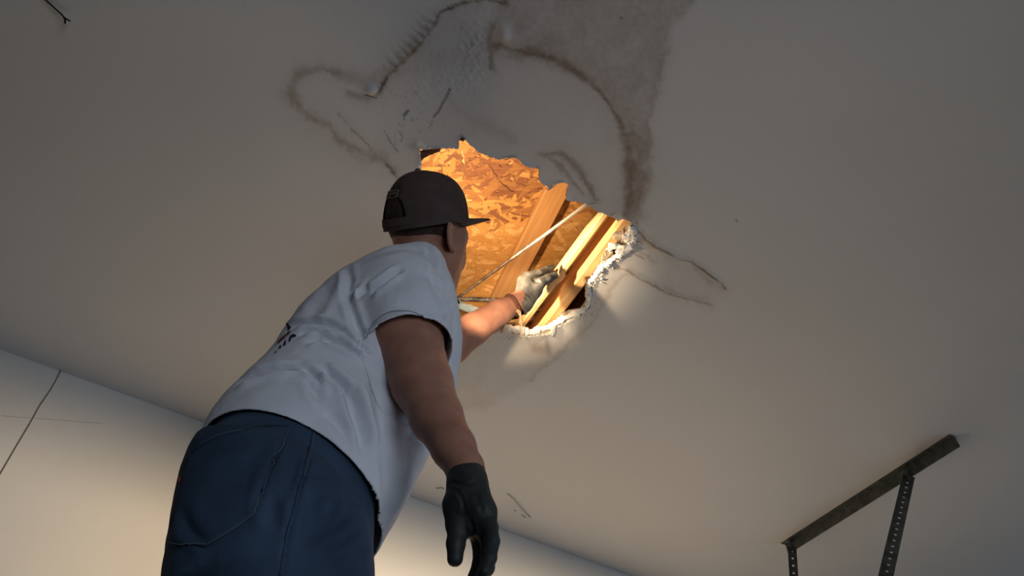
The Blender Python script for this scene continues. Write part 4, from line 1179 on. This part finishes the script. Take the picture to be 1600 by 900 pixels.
# strap across the opening and lining edge of the arch
pts = [capP(math.pi + x, .075) + (capP(math.pi + x, .075) - H(0, 0, .0)) * .01 for x in np.linspace(-.62, .62, 15)]
vv, ff = [], []
for p in pts: vv += [p + hu * .009, p - hu * .009, p - hu * .009 + (p - HC) * .02, p + hu * .009 + (p - HC) * .02]
for i in range(len(pts) - 1):
    for k in range(4): ff.append((i*4+k, i*4+(k+1) % 4, (i+1)*4+(k+1) % 4, (i+1)*4+k))
sub('back_strap', c2w(np.array(vv)), ff, M_cap, crown, False)
pts = [capP(math.pi + .46 * math.cos(a_), .10 + .27 * math.sin(a_)) for a_ in np.linspace(0, math.pi, 24)]
vv, ff = tube(pts, .0022, 6); sub('opening_binding', c2w(np.array(vv)), ff, M_capin, crown)
lin = [H(.094 * math.cos(t) * .97 - .004, .078 * math.sin(t) * .99, z) for z in (.0, .05) for t in np.linspace(0, 2*math.pi, 41)[:-1]]
lin = lin + [H(.06 * math.cos(t) - .008, .05 * math.sin(t), .095) for t in np.linspace(0, 2*math.pi, 41)[:-1]]
sub('lining', c2w(np.array(lin)), [(k*40+i, k*40+(i+1) % 40, (k+1)*40+(i+1) % 40, (k+1)*40+i) for k in (0, 1) for i in range(40)], M_capin, crown)
# woven patch with a pale border and an illegible mark
def on_cap(px, py, off): return hit(BC, px, py, off)
pq = [(606.5,311),(609.5,300.5),(625,298.5),(622,308.5)]
corner = [on_cap(x, y, .0048) for x, y in pq]
if all(c is not None for c in corner):
    ring = corner + [corner[0]]
    vv, ff = tube(ring, .0009, 5); sub('patch_border', c2w(np.array(vv)), ff, M_patch, crown)
    pk = [on_cap(x, y, .0040) for x, y in pq]
    M_pk = mat('patch field', (.10, .075, .05), .9, .1)
    sub('patch', c2w(np.array(pk)), [(0, 1, 2, 3)], M_pk, crown, False)
    for k in range(3):
        x0 = 611 + k * 3.6; a_, b2 = on_cap(x0, 306 - k * .6, .0052), on_cap(x0 + 2.4, 303.4 - k * .6, .0052)
        if a_ is not None and b2 is not None:
            vv, ff = tube([a_, b2], .0006, 5); sub('patch_thread', c2w(np.array(vv)), ff, M_patch, crown)

# ---- gloves: five separate fingers each
def glove(name, palm, fingers, thumb, cuff, pad, mt, label, res=.0017, wr=None):
    def f(P):
        d = None
        for ch in palm:
            e = chain(P, ch, .008); d = e if d is None else smin(d, e, .012)
        for ch in fingers: d = smin(d, chain(P, ch, .004), .0035)
        d = smin(d, chain(P, thumb, .005), .010)
        d = smin(d, chain(P, cuff, .004), .006)
        return d
    pts = [p for ch in palm + fingers + [thumb, cuff] for p, _ in ch]
    lo, hi = bounds(pts, pad)
    v, q = nets(f, lo, hi, res)
    a_, b_ = cuff[0][0], cuff[1][0]; n = a_ - b_; n /= np.linalg.norm(n)
    v, q, _ = cut(v, q, (v - a_) @ n, n, np.linalg.norm(v - a_, axis=1) < .07)
    nn = normals(v, q)
    if wr: v = wrinkle(v, q, wr, .05)
    v = v + nn * (.0007 * fbm(v * 60, 3, 99))[:, None]
    o = add(name, v, q, mt); tag(o, label)
    return o, v, q
wR = C(727,735,1.075)
palmR = [[(C(728,752,1.062), .0255), (C(719,792,1.030), .0235), (C(716,815,1.015), .016)],
         [(C(730,752,1.058), .0255), (C(741,800,1.022), .0215), (C(747,825,1.005), .0165)],
         [(C(733,752,1.052), .0230), (C(754,800,1.008), .0185), (C(762,826,.990), .0150)]]
fingR = [[(C(742,822,1.020), .0130), (C(751,853,1.000), .0108), (C(750,882,.975), .0098), (C(740,905,.955), .0088)],
         [(C(749,824,1.010), .0132), (C(759,858,.988), .0112), (C(756,893,.958), .0100), (C(744,918,.938), .0090)],
         [(C(757,824,.998), .0128), (C(766,855,.975), .0106), (C(761,887,.948), .0096), (C(748,911,.928), .0086)],
         [(C(764,822,.986), .0112), (C(770,846,.966), .0092), (C(766,872,.946), .0084), (C(757,892,.930), .0076)]]
thR = [(C(722,785,1.030), .0190), (C(715,822,1.008), .0145), (C(712,850,.992), .0122), (C(711,873,.978), .0104)]
cuffR = [(C(727.5,734,1.077), .0268), (C(728,740,1.072), .0268), (C(729.5,752,1.062), .0245)]
WRR = [([(712,765),(722,780),(726,800)], 3, .0012), ([(742,770),(750,790),(756,805)], 4, .0010), ([(705,800),(720,806),(735,803)], 3, .0009), ([(702,752),(720,757),(745,754)], 3, .0016), ([(735,812),(739,826),(738,838)], 3, .0014)]
gr, v, q = glove('glove', palmR, fingR, thR, cuffR, .04, M_glove, 'matte black glove on the hanging right hand', wr=WRR)
def ring_at(c, axis, ru, rad, n=28, wob=.0, squash=1.0):
    axis = axis / np.linalg.norm(axis); a_ = np.cross(axis, [0, 0, 1.0]); a_ /= np.linalg.norm(a_); b_ = np.cross(axis, a_)
    pts = [c + (a_ * math.cos(t) + b_ * math.sin(t) * squash) * (ru + wob * math.sin(5 * t + 1)) for t in np.linspace(0, 2 * math.pi, n + 1)]
    return tube(pts, rad, 7, False)
ax_ = C(730,752,1.06) - C(727,734,1.077)
v_, f_ = join([ring_at(C(727.5,736,1.075), ax_, .0268, .0024, wob=.0006), ring_at(C(728,745,1.068), ax_, .0262, .0015, wob=.001)])
sub('rolled_cuff', c2w(np.array(v_)), f_, M_glove, gr)
palmL = [[(C(818,470,2.148), .0245), (C(826,448,2.175), .026), (C(829,436,2.19), .020)],
         [(C(821,474,2.15), .0235), (C(835,453,2.175), .023), (C(838,441,2.19), .018)],
         [(C(815,466,2.155), .0215), (C(820,440,2.19), .022), (C(823,432,2.20), .016)]]
fingL = [[(C(828,433,2.185), .0150), (C(843,427,2.195), .0118), (C(854,421,2.215), .0105), (C(863,417,2.235), .0085)],
         [(C(824,433,2.20), .0150), (C(836,428,2.225), .0118), (C(850,424,2.25), .0105), (C(862,423,2.265), .0090)],
         [(C(822,437,2.21), .0145), (C(834,434,2.24), .0112), (C(848,432,2.265), .0100), (C(860,432,2.275), .0088)],
         [(C(821,443,2.215), .0130), (C(832,441,2.245), .0100), (C(844,441,2.27), .0092), (C(855,442,2.275), .0080)]]
thL = [(C(834,455,2.165), .0190), (C(846,441,2.160), .0150), (C(857,435,2.165), .0128), (C(867,430.5,2.175), .0108)]
cuffL = [(C(810,478,2.140), .0300), (C(814,476,2.143), .0285), (C(820,470,2.15), .0255)]
WRL = [([(806,462),(815,466),(822,476)], 2.2, .0022), ([(810,458),(820,464),(828,476)], 2.2, .0020), ([(815,455),(826,462),(833,470)], 2.2, .0014), ([(832,434),(836,440),(845,440)], 2, .0018), ([(836,430),(845,431),(852,428)], 1.8, .0014)]
gl, v, q = glove('glove', palmL, fingL, thL, cuffL, .045, M_glove_glare, 'black glove, lightened with painted glare, on the raised left hand gripping wood', wr=WRL)
axl = C(820,470,2.15) - C(808,479,2.137)
v_, f_ = join([ring_at(C(812,478,2.141), axl, .0290, .0022, wob=.0012), ring_at(C(817,474,2.146), axl, .0275, .0016, wob=.0018)])
sub('rolled_cuff', c2w(np.array(v_)), f_, M_glove_glare, gl)
# cord bracelet with its loose ends
bc = C(800, 477, 2.125); axb = np.array([.8, .45, .35])
v_, f_ = join([ring_at(bc, axb, .0315, .0042, wob=.0006), ring_at(bc + axb / np.linalg.norm(axb) * .006, axb, .0308, .0036, wob=-.0008)])
band = add('cord_bracelet', np.array(v_), f_, M_band)
v_, f_ = join([tube(smooth_line([C(807,486,2.095), C(811,490,2.088), C(814,500,2.08), C(815,512,2.075), C(814,524,2.07), C(815,530,2.068)], 5), .0020, 6),
               tube(smooth_line([C(808,484,2.095), C(813,488,2.088), C(813,498,2.08), C(812,506,2.078)], 5), .0022, 6)])
sub('cord_end', c2w(np.array(v_)), f_, M_tassel, band)

# ------------------------------------------------------------------ work platform under the man (below the frame)
base = c2w((LEG[1][2] + LEG[-1][2]) / 2); fw = np.array([FW[0], FW[1], 0]); sd = np.array([FW[1], -FW[0], 0])
base = np.array([base[0], base[1], 0]) + fw * .06
BZ = man_boot_z - .002
lad = empty('work_platform', base, 'aluminium work platform the man stands on, below the view', 'platform')
def lb(name, a_, b_, wd_, hg_, up=(0, 0, 1)):
    v, f = board(a_, b_, wd_, hg_, up); return under(mesh_obj(name, v, f, M_alu, None, False), lad)
lb('deck', base - sd * .42 + [0, 0, BZ - .02], base + sd * .42 + [0, 0, BZ - .02], .46, .04)
for a_ in (-1, 1):
    for b_ in (-1, 1): lb('leg', base + sd * a_ * .44 + fw * b_ * .24, base + sd * a_ * .38 + fw * b_ * .19 + [0, 0, BZ - .04], .04, .04, fw)
    lb('step', base + sd * a_ * .41 - fw * .20 + [0, 0, .35], base + sd * a_ * .41 + fw * .20 + [0, 0, .35], .06, .03)

# ------------------------------------------------------------------ unseen slab on legs, added to cut the warm wall beam, with its lamp
wb = empty('beam_cut_bench', room(2.0, 1.6, 0), 'unseen bench added to cut the upper edge of the wall light, with its lamp', 'bench')
def wbp(name, a_, b_, wd_, hg_, mt, up=(0, 0, 1)):
    v, f = board(a_, b_, wd_, hg_, up); return under(mesh_obj(name, v, f, mt, None, False), wb)
M_bench = wood('bench wood', (.40,.27,.15), (.30,.19,.10), WU)
wbp('beam_cut_top', room(1.0, 1.6, .745), room(3.0, 1.6, .745), .60, .03, M_bench)
for s_ in (1.06, 2.94):
    for q_ in (1.36, 1.84): wbp('leg', room(s_, q_, 0), room(s_, q_, .73), .05, .05, M_bench, WN)
v, f = join([tube([WL + [0, 0, -.3], WL + [0, 0, -.28]], [.09, .09], 16), tube([WL + [0, 0, -.28], WL + [0, 0, -.10]], .012, 10), tube([WL + WN * .10, WL + WN * .02], [.03, .075], 14)])
under(mesh_obj('added_wall_lamp', v, f, M_shell, None, False), wb)  # added body for the wall spot

# ------------------------------------------------------------------ perforated angle iron bracket on the ceiling, lower right
A = Pz(1228, 851, CEIL - .001); B = Pz(1492, 682, CEIL - .001)
br = empty('hanger_bracket', A, 'dark perforated angle iron bracket with two hanging struts on the ceiling', 'bracket')
def angle_iron(name, a_, b_, w1, w2, d1, d2, holes, th=.003, both=False):
    """L-profile with punched holes in leg one; d1, d2 unit directions of the legs"""
    a_ = np.asarray(a_); b_ = np.asarray(b_); t = (b_ - a_); Ln = np.linalg.norm(t); t /= Ln
    n = max(3, int(Ln / .034)); vs, fs = [], []
    def P(x, y, z): return a_ + t * x + d1 * y + d2 * z
    # leg two: plain strip
    v, f = [], []
    for x in (0, Ln):
        for y, z in ((0, 0), (th, 0), (th, w2), (0, w2)): v.append(P(x, y, z))
    f = [(0, 3, 2, 1), (4, 5, 6, 7)] + [(k, (k+1) % 4, 4 + (k+1) % 4, 4 + k) for k in range(4)]
    parts = [(v, f)]
    # leg one with real holes: each cell is a frame round an octagon
    st_ = Ln / n
    for i in range(n):
        x0, x1 = i * st_, (i+1) * st_
        cx, cy, rh = (x0+x1)/2, w1 * .5, (.0055 if holes else 0)
        sq = [(x1, cy), (x1, w1), (cx, w1), (x0, w1), (x0, cy), (x0, 0), (cx, 0), (x1, 0)]
        oc_ = [(cx + rh * math.cos(k * math.pi/4), cy + rh * math.sin(k * math.pi/4)) for k in range(8)]
        for zz0 in (0, th):
            v = [P(x, y, zz0) for x, y in sq] + [P(x, y, zz0) for x, y in oc_]
            f = [(k, (k+1) % 8, 8 + (k+1) % 8, 8 + k) for k in range(8)]
            parts.append((v, f))
        v = [P(x, y, z) for z in (0, th) for x, y in oc_]
        parts.append((v, [(k, (k+1) % 8, 8 + (k+1) % 8, 8 + k) for k in range(8)]))
    v = [P(x, w1, z) for x in (0, Ln) for z in (0, th)]; parts.append((v, [(0, 1, 3, 2)]))
    for x in (0, Ln):
        v = [P(x, y, z) for y in (0, w1) for z in (0, th)]; parts.append((v, [(0, 1, 3, 2)]))
    v, f = join(parts)
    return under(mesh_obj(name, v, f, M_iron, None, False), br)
t_ = (B - A) / np.linalg.norm(B - A); nr_ = np.cross([0, 0, 1], t_)      # sideways on the ceiling
if (Pz(1300, 700) - A) @ nr_ < 0: nr_ = -nr_                              # towards the upper left in the photo
angle_iron('ceiling_angle', A, B, .030, .045, nr_, np.array([0, 0, -1.0]), True)
Bt = A + t_ * .03 + np.array([0, 0, -.03])
dn = np.array([0, 0, -1.0])
def view_side(a_, b_):             # a strut's face turned to the room, square to its length
    t2 = (b_ - a_) / np.linalg.norm(b_ - a_); f_ = np.cross(t2, a_ - CAM); f_ /= np.linalg.norm(f_)
    return f_, np.cross(t2, f_)
bd = (w2c(Bt))[2]
e2 = c2w(C(1247, 990, bd - .30)); f1, f2 = view_side(Bt, e2)
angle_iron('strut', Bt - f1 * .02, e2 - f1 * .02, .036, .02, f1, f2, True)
Mt = A + t_ * (np.linalg.norm(B - A) * .74) + np.array([0, 0, -.035])
# slanting strut towards the lower left
tgt = c2w(C(1372, 950, 2.25))
e2 = Mt + (tgt - Mt) / np.linalg.norm(tgt - Mt) * .75; f1, f2 = view_side(Mt, e2)
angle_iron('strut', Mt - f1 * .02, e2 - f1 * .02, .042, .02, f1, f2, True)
for p in (A + t_ * .04, Mt):
    v, f = tube([p + nr_ * .02 + [0, 0, -.002], p + nr_ * .02 + [0, 0, -.016]], [.009, .008], 6); under(mesh_obj('bolt', v, f, M_iron, None, False), br)

# ------------------------------------------------------------------ sooty cobweb strands
def web(pix, zs, rad, label):
    parts = []
    for pl, z in zip(pix, zs):
        parts.append(tube([Pz(x, y, CEIL - zq) for (x, y), zq in zip(pl, z)], rad, 5))
    v, f = join(parts); c = np.mean(v, 0)
    o = mesh_obj('cobweb', np.array(v) - c, f, M_web); o.location = V(c); return tag(o, label, 'cobweb')
web([[(60,-12),(74,2),(86,13),(96,22),(100,27)], [(100,27),(102,33),(101,37)], [(100,27),(106,31),(110,33)], [(101,28),(102,32)]], [[.002,.004,.006,.008,.012], [.012,.02,.024], [.012,.014,.012], [.012,.018]], .0021, 'dark forked cobweb strand hanging in the top left corner of the ceiling')
web([[(793,771),(803,780),(815,795),(829,809)], [(803,797),(806,799)], [(815,804),(819,808),(822,808)]], [[.001,.006,.008,.002], [.002,.003], [.002,.004,.002]], .0011, 'thin dark cobweb threads on the ceiling right of the hanging glove')
web([[(681,763),(690,762),(694,764)]], [[.002,.004,.002]], .0012, 'tiny dark cobweb wisp on the ceiling left of the black glove')
